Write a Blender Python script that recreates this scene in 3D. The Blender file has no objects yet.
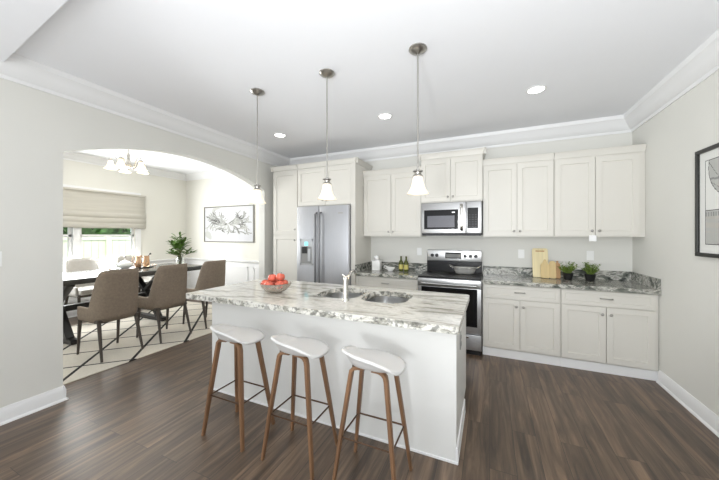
import bpy, bmesh, math, random
from mathutils import Vector, Matrix, noise
C = bpy.context.scene.collection
scn = bpy.context.scene
PI = math.pi
R = math.radians

# ------------------------------------------------------------ camera
cam_d = bpy.data.cameras.new('camera')
cam_d.sensor_fit = 'HORIZONTAL'
cam_d.sensor_width = 36.0
cam_d.lens = 291.0 / 719.0 * 36.0
cam_d.shift_y = -(240 - 234.7) / 719.0
cam_d.clip_start = 0.05
cam = bpy.data.objects.new('camera', cam_d)
C.objects.link(cam)
cam.location = (0, 0, 1.456)
cam.rotation_euler = (R(90), 0, R(24.1))
scn.camera = cam

# ------------------------------------------------------------ world, lights, exposure
w = bpy.data.worlds.new('World')
scn.world = w
w.use_nodes = True
bg = w.node_tree.nodes['Background']
bg.inputs[0].default_value = (0.86, 0.93, 1.0, 1)
bg.inputs[1].default_value = 1.6
scn.view_settings.view_transform = 'Standard'
scn.view_settings.look = 'None'
scn.view_settings.gamma = 1.0
scn.view_settings.exposure = 0.22
scn.view_settings.use_curve_mapping = False


def area(name, loc, rot, sx, sy, power, col=(1, 1, 1)):
    l = bpy.data.lights.new(name, 'AREA')
    l.shape = 'RECTANGLE'
    l.size = sx
    l.size_y = sy
    l.energy = power
    l.color = col
    o = bpy.data.objects.new(name, l)
    o.location = loc
    o.rotation_euler = rot
    C.objects.link(o)
    return o


# added fill lights at invented window openings in the unseen rear wall
area('fill_rear_right', (0.35, -2.40, 1.35), (R(90), 0, 0), 2.0, 1.9, 14, (0.95, 0.975, 1.0))
area('fill_rear_left', (-2.2, -2.40, 1.35), (R(90), 0, 0), 2.0, 1.9, 26, (0.95, 0.975, 1.0))
# daylight through the dining room window, then an added side fill, source unseen
area('daylight_dining_window', (-6.60, 2.65, 1.45), (0, R(-90), 0), 1.3, 2.0, 112, (0.97, 1.0, 1.0))
area('fill_dining_side', (-5.2, -0.42, 1.4), (R(90), 0, 0), 2.2, 1.8, 3, (1.0, 0.99, 0.96))
# the sun outside, from behind the house
_l = bpy.data.lights.new('sun', 'SUN')
_l.energy = 3.2
_l.angle = R(1)
_l.color = (1.0, 0.96, 0.88)
_o = bpy.data.objects.new('sun', _l)
C.objects.link(_o)
_o.rotation_euler = Vector((-.47, 0, -.88)).to_track_quat('-Z', 'Y').to_euler()
# added fill lamps, unseen: one facing up, one above camera, one at the ceiling
area('fill_upward', (-0.8, -0.9, 0.6), (R(180), 0, 0), 3.8, 2.4, 44, (0.95, 0.975, 1.0))
area('fill_over_camera', (0.3, -0.6, 1.9), (R(135), 0, 0), 1.0, 1.0, 28, (0.95, 0.975, 1.0))
_l = bpy.data.lights.new('fill_ceiling_spot', 'SPOT')
_l.energy = 300
_l.spot_size = R(80)
_l.spot_blend = 1
_l.shadow_soft_size = .25
_l.color = (0.95, 0.975, 1.0)
_o = bpy.data.objects.new('fill_ceiling_spot', _l)
C.objects.link(_o)
_o.location = (-.3, -1.6, 1.2)
_o.rotation_euler = (Vector((-.3, 3.0, 2.84)) - Vector((-.3, -1.6, 1.2))).to_track_quat('-Z', 'Y').to_euler()


# ------------------------------------------------------------ materials
def lin(c):
    return tuple(((v / 255.0) / 12.92 if v / 255.0 <= 0.04045 else ((v / 255.0 + 0.055) / 1.055) ** 2.4) for v in c) + (1,)


def mat(name, rgb, rough=0.5, metal=0.0, trans=0.0, emis=None, estr=0.0, vary=0.0, scale=8.0, stretch=(1, 1, 1), bump=0.0, coat=0.0, ior=1.45):
    m = bpy.data.materials.new(name)
    m.use_nodes = True
    nt = m.node_tree
    b = nt.nodes['Principled BSDF']
    base = lin(rgb)
    b.inputs['Base Color'].default_value = base
    b.inputs['Roughness'].default_value = rough
    b.inputs['Metallic'].default_value = metal
    b.inputs['Transmission Weight'].default_value = trans
    b.inputs['IOR'].default_value = ior
    b.inputs['Coat Weight'].default_value = coat
    if emis:
        b.inputs['Emission Color'].default_value = lin(emis)
        b.inputs['Emission Strength'].default_value = estr
    if vary or bump:
        tc = nt.nodes.new('ShaderNodeTexCoord')
        mp = nt.nodes.new('ShaderNodeMapping')
        mp.inputs['Scale'].default_value = stretch
        no = nt.nodes.new('ShaderNodeTexNoise')
        no.inputs['Scale'].default_value = scale
        no.inputs['Detail'].default_value = 4
        nt.links.new(tc.outputs['Object'], mp.inputs[0])
        nt.links.new(mp.outputs[0], no.inputs['Vector'])
        if vary:
            cr = nt.nodes.new('ShaderNodeValToRGB')
            cr.color_ramp.elements[0].position = 0.3
            cr.color_ramp.elements[1].position = 0.7
            cr.color_ramp.elements[0].color = tuple(max(0, v * (1 - vary)) for v in base[:3]) + (1,)
            cr.color_ramp.elements[1].color = tuple(min(1, v * (1 + vary)) for v in base[:3]) + (1,)
            nt.links.new(no.outputs['Fac'], cr.inputs[0])
            nt.links.new(cr.outputs[0], b.inputs['Base Color'])
        if bump:
            bp = nt.nodes.new('ShaderNodeBump')
            bp.inputs['Strength'].default_value = bump
            bp.inputs['Distance'].default_value = 0.01
            nt.links.new(no.outputs['Fac'], bp.inputs['Height'])
            nt.links.new(bp.outputs[0], b.inputs['Normal'])
    return m


M = {}
M['wall'] = mat('wall_paint', (222, 221, 215), 0.85, vary=0.012, scale=1.5)
M['cream_wall'] = mat('dining_wall_paint', (226, 224, 216), 0.85, vary=0.012, scale=1.5)
M['ceiling'] = mat('ceiling_paint', (240, 241, 244), 0.9, vary=0.008, scale=2)
M['trim'] = mat('white_trim_paint', (234, 234, 234), 0.45, vary=0.006, scale=3)
M['cabinet'] = mat('cabinet_white_paint', (216, 213, 205), 0.38, vary=0.006, scale=4)
M['island_white'] = mat('island_white_panel', (222, 222, 219), 0.45, vary=0.006, scale=4)
M['gap'] = mat('cabinet_shadow_gap', (150, 146, 138), 0.8, vary=0.02)
M['steel'] = mat('stainless_steel', (178, 178, 178), 0.30, 1.0, vary=0.05, scale=30, stretch=(0.4, 0.4, 12))
M['steel_grey'] = mat('fridge_stainless', (190, 191, 195), 0.40, 0.8, vary=0.04, scale=25, stretch=(12, 12, 0.3))
M['fridge_handle'] = mat('grey_fridge_handle', (120, 120, 122), 0.4, 0.7, vary=0.04)
M['pan_metal'] = mat('bright_aluminium', (222, 220, 214), 0.35, 0.55, vary=0.03)
M['dark_seam'] = mat('dark_seam', (48, 48, 50), 0.5, vary=0.05)
M['chrome'] = mat('brushed_chrome', (205, 203, 198), 0.18, 1.0, vary=0.03)
M['nickel'] = mat('brushed_nickel', (178, 175, 170), 0.30, 1.0, vary=0.04)
M['black_glass'] = mat('black_glass', (10, 10, 12), 0.30, 0.0, vary=0.05, coat=0.0)
M['oven_glass'] = mat('oven_window_glass', (28, 27, 27), 0.08, 0.0, vary=0.05)
M['mw_screen'] = mat('microwave_window_mesh', (96, 96, 102), 0.35, 0.1, vary=0.06, scale=60)
M['black'] = mat('black_plastic', (22, 22, 23), 0.4, vary=0.05)
M['blue_led'] = mat('blue_led', (120, 220, 235), 0.4, emis=(120, 225, 240), estr=1.2, vary=0.02)
M['white_plastic'] = mat('white_plastic', (240, 240, 238), 0.4, vary=0.01)
M['seat_shell'] = mat('white_moulded_shell', (209, 208, 206), 0.35, vary=0.01)
M['stool_metal'] = mat('dark_bronze_rod', (92, 72, 58), 0.35, 0.8, vary=0.05)
M['taupe'] = mat('taupe_upholstery', (138, 124, 109), 0.9, vary=0.10, scale=45, bump=0.15)
M['cream_fabric'] = mat('pale_seat_fabric', (205, 197, 185), 0.9, vary=0.05, scale=40)
M['pale_fabric'] = mat('pale_grey_fabric', (196, 192, 186), 0.9, vary=0.05, scale=40)
M['chair_leg'] = mat('grey_brown_chair_wood', (72, 65, 58), 0.5, vary=0.12, scale=8, stretch=(1, 1, .2))
M['table'] = mat('charcoal_table_wood', (72, 72, 70), 0.22, vary=0.12, scale=5, stretch=(4, .5, 1), coat=0.15)
M['table_base'] = mat('black_table_base', (34, 33, 32), 0.35, vary=0.1)
M['linen'] = mat('grey_linen_shade', (198, 194, 184), 0.9, vary=0.06, scale=4, stretch=(1, .3, 6), bump=0.1)
M['black_frame'] = mat('black_picture_frame', (30, 30, 28), 0.35, vary=0.05)
M['grey_frame'] = mat('grey_picture_frame', (120, 118, 112), 0.4, vary=0.05)
M['mat_board'] = mat('mat_board', (226, 226, 222), 0.8, vary=0.005)
M['paper'] = mat('print_paper', (200, 200, 204), 0.8, vary=0.02)
M['ink_d'] = mat('print_ink_dark', (70, 68, 66), 0.8, vary=0.05)
M['ink_m'] = mat('print_ink_grey', (140, 140, 138), 0.8, vary=0.05)
M['ink_l'] = mat('print_ink_pale', (182, 182, 178), 0.8, vary=0.03)
M['ink_s'] = mat('print_sand_tone', (186, 183, 176), 0.8, vary=0.05)
M['porcelain'] = mat('white_porcelain', (242, 241, 238), 0.15, vary=0.005)
M['tissue'] = mat('white_tissue', (246, 246, 246), 0.9, vary=0.01)
M['oil'] = mat('olive_green_bottle', (78, 84, 34), 0.08, vary=0.08)
M['oil_label'] = mat('yellow_bottle_label', (196, 186, 108), 0.6, vary=0.05)
M['board_light'] = mat('maple_board', (228, 214, 172), 0.55, vary=0.06, scale=6, stretch=(8, 1, .5))
M['board_mid'] = mat('bamboo_board', (208, 184, 134), 0.55, vary=0.08, scale=6, stretch=(8, 1, .5))
M['board_dark'] = mat('acacia_board', (188, 148, 104), 0.55, vary=0.12, scale=6, stretch=(8, 1, .5))
M['red_wood'] = mat('reddish_utensil', (186, 84, 62), 0.5, vary=0.1)
M['pot'] = mat('black_herb_pot', (30, 30, 30), 0.35, vary=0.08)
M['soil'] = mat('potting_soil', (52, 40, 30), 0.95, vary=0.2)
M['herb'] = mat('herb_leaf', (118, 142, 60), 0.6, vary=0.25, scale=30)
M['leaf'] = mat('dark_green_leaf', (84, 116, 44), 0.5, vary=0.35, scale=12)
M['stem'] = mat('green_brown_stem', (88, 92, 52), 0.6, vary=0.1)
M['apple'] = mat('red_apple_skin', (208, 100, 80), 0.25, vary=0.28, scale=14, coat=0.2)
M['apple_stem'] = mat('apple_stem', (80, 54, 34), 0.7, vary=0.1)
M['bowl_glass'] = mat('frosted_ribbed_glass', (236, 228, 216), 0.12, trans=0.75, vary=0.01)
M['clear_glass'] = mat('clear_glass', (245, 248, 246), 0.03, trans=1.0, vary=0.002)
M['copper'] = mat('pale_copper', (214, 176, 144), 0.22, 0.75, vary=0.05)
M['amber_glass'] = mat('amber_tinted_glass', (232, 206, 176), 0.08, trans=0.6, vary=0.02)
M['tray'] = mat('dark_oval_tray', (34, 26, 22), 0.3, vary=0.1)
M['hedge'] = mat('hedge_foliage', (66, 104, 50), 0.8, vary=0.5, scale=9)
M['fence'] = mat('white_vinyl_fence', (236, 240, 222), 0.6, vary=0.02)
M['lawn'] = mat('lawn', (84, 112, 52), 0.9, vary=0.3, scale=20)
M['tag'] = mat('paper_tag', (244, 244, 244), 0.8, vary=0.01)
M['shade_glass'] = mat('frosted_shade_glass', (228, 218, 202), 0.4, emis=(255, 240, 214), estr=0.42, vary=0.01)
M['lit_shade'] = mat('lit_chandelier_glass', (252, 240, 214), 0.4, emis=(255, 232, 190), estr=0.75, vary=0.01)
M['can_lens'] = mat('ceiling_light_lens', (255, 255, 255), 0.4, emis=(255, 253, 248), estr=7.0, vary=0.002)


for _k in ('black_glass', 'oven_glass'):
    M[_k].node_tree.nodes['Principled BSDF'].inputs['Specular IOR Level'].default_value = 0.22


def pane_mat():
    m = bpy.data.materials.new('window_pane_glass')
    m.use_nodes = True
    nt = m.node_tree
    nt.nodes.clear()
    out = nt.nodes.new('ShaderNodeOutputMaterial')
    mix = nt.nodes.new('ShaderNodeMixShader')
    fr = nt.nodes.new('ShaderNodeFresnel')
    fr.inputs[0].default_value = 1.4
    t = nt.nodes.new('ShaderNodeBsdfTransparent')
    g = nt.nodes.new('ShaderNodeBsdfGlossy')
    g.inputs['Roughness'].default_value = 0.02
    nt.links.new(fr.outputs[0], mix.inputs[0])
    nt.links.new(t.outputs[0], mix.inputs[1])
    nt.links.new(g.outputs[0], mix.inputs[2])
    nt.links.new(mix.outputs[0], out.inputs[0])
    return m


M['pane'] = pane_mat()


def wood_leg_mat():
    m = mat('walnut_stool_wood', (122, 91, 66), 0.4, vary=0.28, scale=14, stretch=(1, 1, .12), coat=0.1)
    return m


M['walnut'] = wood_leg_mat()


def floor_mat():
    m = bpy.data.materials.new('dark_wood_planks')
    m.use_nodes = True
    nt = m.node_tree
    N = nt.nodes
    L = nt.links
    b = N['Principled BSDF']
    tc = N.new('ShaderNodeTexCoord')
    sp = N.new('ShaderNodeSeparateXYZ')
    cb = N.new('ShaderNodeCombineXYZ')
    L.new(tc.outputs['Object'], sp.inputs[0])
    L.new(sp.outputs['Y'], cb.inputs['X'])
    L.new(sp.outputs['X'], cb.inputs['Y'])
    br = N.new('ShaderNodeTexBrick')
    br.offset = 0.37
    br.inputs['Scale'].default_value = 1.0
    br.inputs['Brick Width'].default_value = 1.22
    br.inputs['Row Height'].default_value = 0.152
    br.inputs['Mortar Size'].default_value = 0.0016
    br.inputs['Mortar Smooth'].default_value = 0.2
    br.inputs['Color1'].default_value = (0.02, 0.02, 0.02, 1)
    br.inputs['Color2'].default_value = (1, 1, 1, 1)
    br.inputs['Mortar'].default_value = (0, 0, 0, 1)
    L.new(cb.outputs[0], br.inputs['Vector'])
    # each plank shifts its own grain
    mp = N.new('ShaderNodeMapping')
    mp.inputs['Scale'].default_value = (0.55, 7.0, 1)
    add = N.new('ShaderNodeVectorMath')
    add.operation = 'ADD'
    sc = N.new('ShaderNodeVectorMath')
    sc.operation = 'SCALE'
    sc.inputs['Scale'].default_value = 9.0
    L.new(br.outputs['Color'], sc.inputs[0])
    L.new(cb.outputs[0], add.inputs[0])
    L.new(sc.outputs[0], add.inputs[1])
    L.new(add.outputs[0], mp.inputs[0])
    n1 = N.new('ShaderNodeTexNoise')
    n1.inputs['Scale'].default_value = 2.6
    n1.inputs['Detail'].default_value = 7
    n1.inputs['Roughness'].default_value = 0.62
    n1.inputs['Distortion'].default_value = 0.9
    L.new(mp.outputs[0], n1.inputs['Vector'])
    cr = N.new('ShaderNodeValToRGB')
    e = cr.color_ramp.elements
    e[0].position = 0.30
    e[0].color = lin((56, 44, 34))
    e[1].position = 0.74
    e[1].color = lin((134, 111, 89))
    x = e.new(0.50)
    x.color = lin((91, 74, 59))
    L.new(n1.outputs['Fac'], cr.inputs[0])
    # plank to plank tone
    tone = N.new('ShaderNodeMapRange')
    tone.inputs['To Min'].default_value = 0.86
    tone.inputs['To Max'].default_value = 1.12
    L.new(br.outputs['Color'], tone.inputs['Value'])
    mul = N.new('ShaderNodeVectorMath')
    mul.operation = 'SCALE'
    L.new(cr.outputs[0], mul.inputs[0])
    L.new(tone.outputs[0], mul.inputs['Scale'])
    mx = N.new('ShaderNodeMix')
    mx.data_type = 'RGBA'
    L.new(br.outputs['Fac'], mx.inputs['Factor'])
    L.new(mul.outputs[0], mx.inputs['A'])
    mx.inputs['B'].default_value = lin((40, 32, 28))
    L.new(mx.outputs['Result'], b.inputs['Base Color'])
    b.inputs['Roughness'].default_value = 0.45
    b.inputs['Coat Weight'].default_value = 0.35
    b.inputs['Coat Roughness'].default_value = 0.33
    bp = N.new('ShaderNodeBump')
    bp.inputs['Strength'].default_value = 0.12
    bp.inputs['Distance'].default_value = 0.004
    L.new(n1.outputs['Fac'], bp.inputs['Height'])
    L.new(bp.outputs[0], b.inputs['Normal'])
    return m


def granite_mat(name, cols, pos, scale, stretch, dist, edge_dark):
    m = bpy.data.materials.new(name)
    m.use_nodes = True
    nt = m.node_tree
    N = nt.nodes
    L = nt.links
    b = N['Principled BSDF']
    tc = N.new('ShaderNodeTexCoord')
    mp = N.new('ShaderNodeMapping')
    mp.inputs['Scale'].default_value = stretch
    mp.inputs['Rotation'].default_value = (0, 0, R(7))
    L.new(tc.outputs['Object'], mp.inputs[0])
    n1 = N.new('ShaderNodeTexNoise')
    n1.inputs['Scale'].default_value = scale
    n1.inputs['Detail'].default_value = 8
    n1.inputs['Roughness'].default_value = 0.6
    n1.inputs['Distortion'].default_value = dist
    L.new(mp.outputs[0], n1.inputs['Vector'])
    cr = N.new('ShaderNodeValToRGB')
    e = cr.color_ramp.elements
    e[0].position = pos[0]
    e[0].color = lin(cols[0])
    e[1].position = pos[-1]
    e[1].color = lin(cols[-1])
    for p, c in zip(pos[1:-1], cols[1:-1]):
        q = e.new(p)
        q.color = lin(c)
    L.new(n1.outputs['Fac'], cr.inputs[0])
    # dark mineral speckle
    n2 = N.new('ShaderNodeTexNoise')
    n2.inputs['Scale'].default_value = 34
    n2.inputs['Detail'].default_value = 3
    L.new(tc.outputs['Object'], n2.inputs['Vector'])
    mr = N.new('ShaderNodeMapRange')
    mr.inputs['From Min'].default_value = 0.50
    mr.inputs['From Max'].default_value = 0.60
    L.new(n2.outputs['Fac'], mr.inputs['Value'])
    k = N.new('ShaderNodeMath')
    k.operation = 'MULTIPLY'
    k.inputs[1].default_value = edge_dark
    L.new(mr.outputs[0], k.inputs[0])
    mx = N.new('ShaderNodeMix')
    mx.data_type = 'RGBA'
    L.new(k.outputs[0], mx.inputs['Factor'])
    L.new(cr.outputs[0], mx.inputs['A'])
    mx.inputs['B'].default_value = lin((88, 88, 84))
    L.new(mx.outputs['Result'], b.inputs['Base Color'])
    b.inputs['Roughness'].default_value = 0.12
    return m


M['floor'] = floor_mat()
ICOL = [(116, 114, 107), (166, 164, 154), (208, 206, 198), (222, 220, 213), (182, 178, 166), (230, 228, 222)]
M['granite_island'] = granite_mat('pale_veined_granite', ICOL, [0.30, 0.40, 0.46, 0.55, 0.61, 0.72], 1.7, (0.6, 3.0, 3.0), 1.9, 0.14)
M['granite_edge'] = granite_mat('speckled_granite_edge', ICOL, [0.34, 0.44, 0.50, 0.58, 0.66, 0.78], 12, (0.8, 0.8, 1.4), 1.0, 0.65)
M['granite_dark'] = granite_mat('green_grey_granite', [(50, 54, 50), (108, 112, 104), (150, 150, 142), (206, 204, 196), (112, 110, 102), (216, 214, 208)], [0.34, 0.45, 0.50, 0.56, 0.61, 0.72], 4.0, (1.0, 3.0, 2.6), 1.8, 0.35)


def rug_mat():
    m = bpy.data.materials.new('cream_rug_diamond_lines')
    m.use_nodes = True
    nt = m.node_tree
    N = nt.nodes
    L = nt.links
    b = N['Principled BSDF']
    b.inputs['Roughness'].default_value = 0.95
    tc = N.new('ShaderNodeTexCoord')
    sp = N.new('ShaderNodeSeparateXYZ')
    L.new(tc.outputs['Object'], sp.inputs[0])

    def math_(op, a, bb):
        n = N.new('ShaderNodeMath')
        n.operation = op
        for i, v in enumerate((a, bb)):
            if v is None:
                continue
            if isinstance(v, (int, float)):
                n.inputs[i].default_value = v
            else:
                L.new(v, n.inputs[i])
        return n.outputs[0]
    lines = []
    for op, off, wd in (('ADD', -2.43, 0.017), ('SUBTRACT', -5.78, 0.013)):
        s = math_(op, sp.outputs['X'], sp.outputs['Y'])
        s = math_('SUBTRACT', s, off)
        s = math_('DIVIDE', s, 0.65)
        s = math_('ADD', s, 0.5)
        s = math_('FLOORED_MODULO', s, 1.0)
        s = math_('SUBTRACT', s, 0.5)
        s = math_('ABSOLUTE', s, None)
        lines.append(math_('LESS_THAN', s, wd / 0.65 * 1.414))
    mx_ = math_('MAXIMUM', lines[0], lines[1])
    no = N.new('ShaderNodeTexNoise')
    no.inputs['Scale'].default_value = 60
    L.new(tc.outputs['Object'], no.inputs['Vector'])
    cr = N.new('ShaderNodeValToRGB')
    cr.color_ramp.elements[0].color = lin((206, 198, 184))
    cr.color_ramp.elements[1].color = lin((226, 219, 206))
    L.new(no.outputs['Fac'], cr.inputs[0])
    mx = N.new('ShaderNodeMix')
    mx.data_type = 'RGBA'
    L.new(mx_, mx.inputs['Factor'])
    L.new(cr.outputs[0], mx.inputs['A'])
    mx.inputs['B'].default_value = lin((38, 34, 32))
    L.new(mx.outputs['Result'], b.inputs['Base Color'])
    return m


M['rug'] = rug_mat()


# ------------------------------------------------------------ geometry helpers
def nb():
    return bmesh.new()


def box(bm, x0, x1, y0, y1, z0, z1, mi=0):
    vs = [bm.verts.new((x, y, z)) for x in (x0, x1) for y in (y0, y1) for z in (z0, z1)]
    for f in ((0, 1, 3, 2), (4, 6, 7, 5), (0, 4, 5, 1), (2, 3, 7, 6), (0, 2, 6, 4), (1, 5, 7, 3)):
        fc = bm.faces.new([vs[i] for i in f])
        fc.material_index = mi
    return vs


def rbox(bm, x0, x1, y0, y1, z0, z1, r=0.005, seg=2):
    t = bmesh.new()
    box(t, x0, x1, y0, y1, z0, z1)
    bmesh.ops.bevel(t, geom=t.edges[:], offset=r, segments=seg, affect='EDGES', profile=0.6)
    merge(bm, t)


def merge(bm, t, mtx=None):
    if mtx is not None:
        bmesh.ops.transform(t, matrix=mtx, verts=t.verts[:])
    me = bpy.data.meshes.new('tmp')
    t.to_mesh(me)
    t.free()
    bm.from_mesh(me)
    bpy.data.meshes.remove(me)


def lathe(bm, prof, cx=0, cy=0, z=0, seg=24, close=False):
    rings = []
    for r, h in prof:
        if r < 1e-6:
            rings.append([bm.verts.new((cx, cy, z + h))])
        else:
            rings.append([bm.verts.new((cx + r * math.cos(2 * PI * i / seg), cy + r * math.sin(2 * PI * i / seg), z + h)) for i in range(seg)])
    for a, b in zip(rings[:-1], rings[1:]):
        for i in range(seg):
            j = (i + 1) % seg
            q = [a[i % len(a)], a[j % len(a)], b[j % len(b)], b[i % len(b)]]
            u = []
            for v in q:
                if v not in u:
                    u.append(v)
            if len(u) > 2:
                try:
                    bm.faces.new(u)
                except ValueError:
                    pass


def tube(bm, pts, r, seg=10, cap=True, flat=None):
    """swept round (or flat: (half width, half thickness, side vector)) bar; r number or list"""
    pts = [Vector(p) for p in pts]
    n = len(pts)
    rr = r if isinstance(r, (list, tuple)) else [r] * n
    rings = []
    prev = None
    for i, p in enumerate(pts):
        d = (pts[min(i + 1, n - 1)] - pts[max(i - 1, 0)]).normalized()
        if flat:
            s = Vector(flat[2])
            s = (s - d * s.dot(d)).normalized()
        elif prev is None:
            s = d.orthogonal().normalized()
        else:
            s = (prev - d * prev.dot(d)).normalized()
        prev = s
        t = d.cross(s).normalized()
        ring = []
        if flat:
            a, b = flat[0] * rr[i], flat[1] * rr[i]
            c = 0.7
            for u, v in ((1, c), (c, 1), (-c, 1), (-1, c), (-1, -c), (-c, -1), (c, -1), (1, -c)):
                ring.append(bm.verts.new(p + s * (a * u) + t * (b * v)))
        else:
            for k in range(seg):
                an = 2 * PI * k / seg
                ring.append(bm.verts.new(p + (s * math.cos(an) + t * math.sin(an)) * rr[i]))
        rings.append(ring)
    for a, b in zip(rings[:-1], rings[1:]):
        m = len(a)
        for k in range(m):
            bm.faces.new((a[k], a[(k + 1) % m], b[(k + 1) % m], b[k]))
    if cap:
        bm.faces.new(rings[0][::-1])
        bm.faces.new(rings[-1])


def prism(bm, poly, axis, a, b):
    """poly: list of 2D points; axis 'X': (y,z) extruded x a..b; 'Y': (x,z); 'Z': (x,y)"""
    def P(u, v, t):
        return {'X': (t, u, v), 'Y': (u, t, v), 'Z': (u, v, t)}[axis]
    A = [bm.verts.new(P(u, v, a)) for u, v in poly]
    B = [bm.verts.new(P(u, v, b)) for u, v in poly]
    n = len(poly)
    f1 = bm.faces.new(A)
    f2 = bm.faces.new(B[::-1])
    for i in range(n):
        bm.faces.new((A[i], B[i], B[(i + 1) % n], A[(i + 1) % n]))
    if n > 4:
        bmesh.ops.triangulate(bm, faces=[f1, f2])


def sphere(bm, c, r, sx=1, sy=1, sz=1, seg=16, rings=10):
    t = bmesh.new()
    bmesh.ops.create_uvsphere(t, u_segments=seg, v_segments=rings, radius=r)
    merge(bm, t, Matrix.Translation(c) @ Matrix.Diagonal((sx, sy, sz, 1)))


def obj(name, bm, m, parent=None, smooth=None, bevel=0, subsurf=0, solid=0, loc=None):
    bmesh.ops.recalc_face_normals(bm, faces=bm.faces[:])
    me = bpy.data.meshes.new(name)
    bm.to_mesh(me)
    bm.free()
    ms = m if isinstance(m, (list, tuple)) else [m]
    for k in ms:
        me.materials.append(M[k] if isinstance(k, str) else k)
    o = bpy.data.objects.new(name, me)
    C.objects.link(o)
    if parent is not None:
        o.parent = parent
    if loc:
        o.location = loc
    if smooth is not None:
        for p in me.polygons:
            p.use_smooth = True
        if smooth < 180:
            me.set_sharp_from_angle(angle=R(smooth))
    if solid:
        md = o.modifiers.new('solid', 'SOLIDIFY')
        md.thickness = abs(solid)
        md.offset = 1 if solid > 0 else -1
    if bevel:
        md = o.modifiers.new('bevel', 'BEVEL')
        md.width = bevel
        md.segments = 2
        md.limit_method = 'ANGLE'
        md.angle_limit = R(40)
    if subsurf:
        md = o.modifiers.new('sub', 'SUBSURF')
        md.levels = subsurf
        md.render_levels = subsurf
    return o


def tag(o, label, cat=None, group=None):
    o['label'] = label
    if cat:
        o['category'] = cat
    if group:
        o['group'] = group
    return o


def thing(name, label, cat, loc=(0, 0, 0), rz=0, group=None):
    o = bpy.data.objects.new(name, None)
    o.empty_display_size = 0.1
    C.objects.link(o)
    o.location = loc
    o.rotation_euler = (0, 0, rz)
    return tag(o, label, cat, group)


def struct(name, bm, m, parent=None, **k):
    o = obj(name, bm, m, parent, **k)
    if parent is None:
        o['kind'] = 'structure'
    return o


def kids(o):
    return [x for x in bpy.data.objects if x.parent == o]


def dup(root, loc=None, rz=None, label=None, parent=None):
    r = root.copy()
    C.objects.link(r)
    if parent is not None:
        r.parent = parent
    if loc is not None:
        r.location = loc
    if rz is not None:
        r.rotation_euler = (0, 0, rz)
    if label:
        r['label'] = label
    for ch in kids(root):
        dup(ch, parent=r)
    return r


# ------------------------------------------------------------ dimensions
H = 2.84            # kitchen ceiling
ZC = 2.66           # bottom of crown
W = 4.43            # kitchen back wall
XL = -3.43          # left wall (kitchen face)
XR = 1.53           # right wall
YB = -2.50          # wall behind the camera
D = 3.826           # front of base cabinets
YU = 4.10           # front of wall cabinets
DX = -6.75          # dining window wall
DY = 4.75           # dining picture wall
DH = 2.90           # dining ceiling
DYB = -0.5          # dining near wall

# ------------------------------------------------------------ structure
b = nb()
box(b, DX - .15, XR + .12, YB - .12, DY + .12, -0.06, 0)
struct('floor', b, 'floor')
b = nb()
box(b, XL - 0.02, XR + .12, YB - .12, W + .12, H, H + .08)
struct('ceiling', b, 'ceiling')
b = nb()
box(b, DX - .12, XL - 0.125, DYB - .12, DY + .12, DH, DH + .08)
struct('ceiling_dining', b, 'ceiling')
b = nb()
box(b, XL - .12, XR + .12, W, W + .12, 0, H)
struct('wall_back', b, 'wall')
b = nb()
box(b, XR, XR + .12, YB, W, 0, H)
struct('wall_right', b, 'wall')
# left wall with the arched opening
A0, A1, SP, PK = 1.273, 3.785, 2.185, 2.445
cyA = (A0 + A1) / 2
hw = (A1 - A0) / 2
rise = PK - SP
rad = (hw * hw + rise * rise) / (2 * rise)
arc = []
for i in range(33):
    y = A0 + (A1 - A0) * i / 32
    arc.append((y, PK - rad + math.sqrt(max(0, rad * rad - (y - cyA) ** 2))))
b = nb()
ZT = DH + .05
outline = [(YB, 0, ZT), (A0, 0, ZT)] + [(y, z, ZT) for y, z in arc] + [(A1, 0, ZT), (DY, 0, ZT)]
sec4 = []
for y, z, zt in outline:
    sec4.append([b.verts.new(p) for p in ((XL - .12, y, z), (XL, y, z), (XL, y, zt), (XL - .12, y, zt))])
for p_, q in zip(sec4[:-1], sec4[1:]):
    for k in range(4):
        vv = (p_[k], q[k], q[(k + 1) % 4], p_[(k + 1) % 4])
        # at the two jambs the section jumps vertically: only the jamb face is needed there
        if abs(p_[0].co.y - q[0].co.y) < 1e-6:
            if k == 0:
                b.faces.new(vv)
            continue
        b.faces.new(vv)
b.faces.new(sec4[0])
b.faces.new(sec4[-1][::-1])
struct('wall_left', b, 'wall')


# unseen rear wall; its two window openings are added to admit light
def wall_with_holes(name, m, axis, t0, t1, u0, u1, z0, z1, holes):
    b = nb()

    def bx(ua, ub, za, zb):
        if ub - ua < 1e-4 or zb - za < 1e-4:
            return
        if axis == 'Y':
            box(b, ua, ub, t0, t1, za, zb)
        else:
            box(b, t0, t1, ua, ub, za, zb)
    u = u0
    for (a, c, za, zb) in holes:
        bx(u, a, z0, z1)
        bx(a, c, z0, za)
        bx(a, c, zb, z1)
        u = c
    bx(u, u1, z0, z1)
    return struct(name, b, m)


wall_with_holes('wall_rear', 'wall', 'Y', YB - .12, YB, XL, XR, 0, H, [(-3.2, -1.2, .4, 2.3), (-.65, 1.35, .4, 2.3)])
WZ0, WZ1 = 0.95, 2.24
wall_with_holes('wall_dining_window', 'cream_wall', 'X', DX - .12, DX, DYB, DY, 0, DH, [(1.70, 3.63, WZ0, WZ1)])
b = nb()
box(b, DX, XL - .12, DY, DY + .12, 0, DH)
struct('wall_dining_back', b, 'cream_wall')
wall_with_holes('wall_dining_front', 'cream_wall', 'Y', DYB - .12, DYB, DX, XL - .12, 0, DH, [(-6.3, -4.1, .5, 2.3)])  # unseen side opening, added along with the side fill light

# dropped header beam over the camera end of the room
b = nb()
prism(b, [(XL, .70), (XL, .915), (XR, .53), (XR, .45)], 'Z', 2.76, H)
struct('trim_1', b, 'ceiling')

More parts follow.
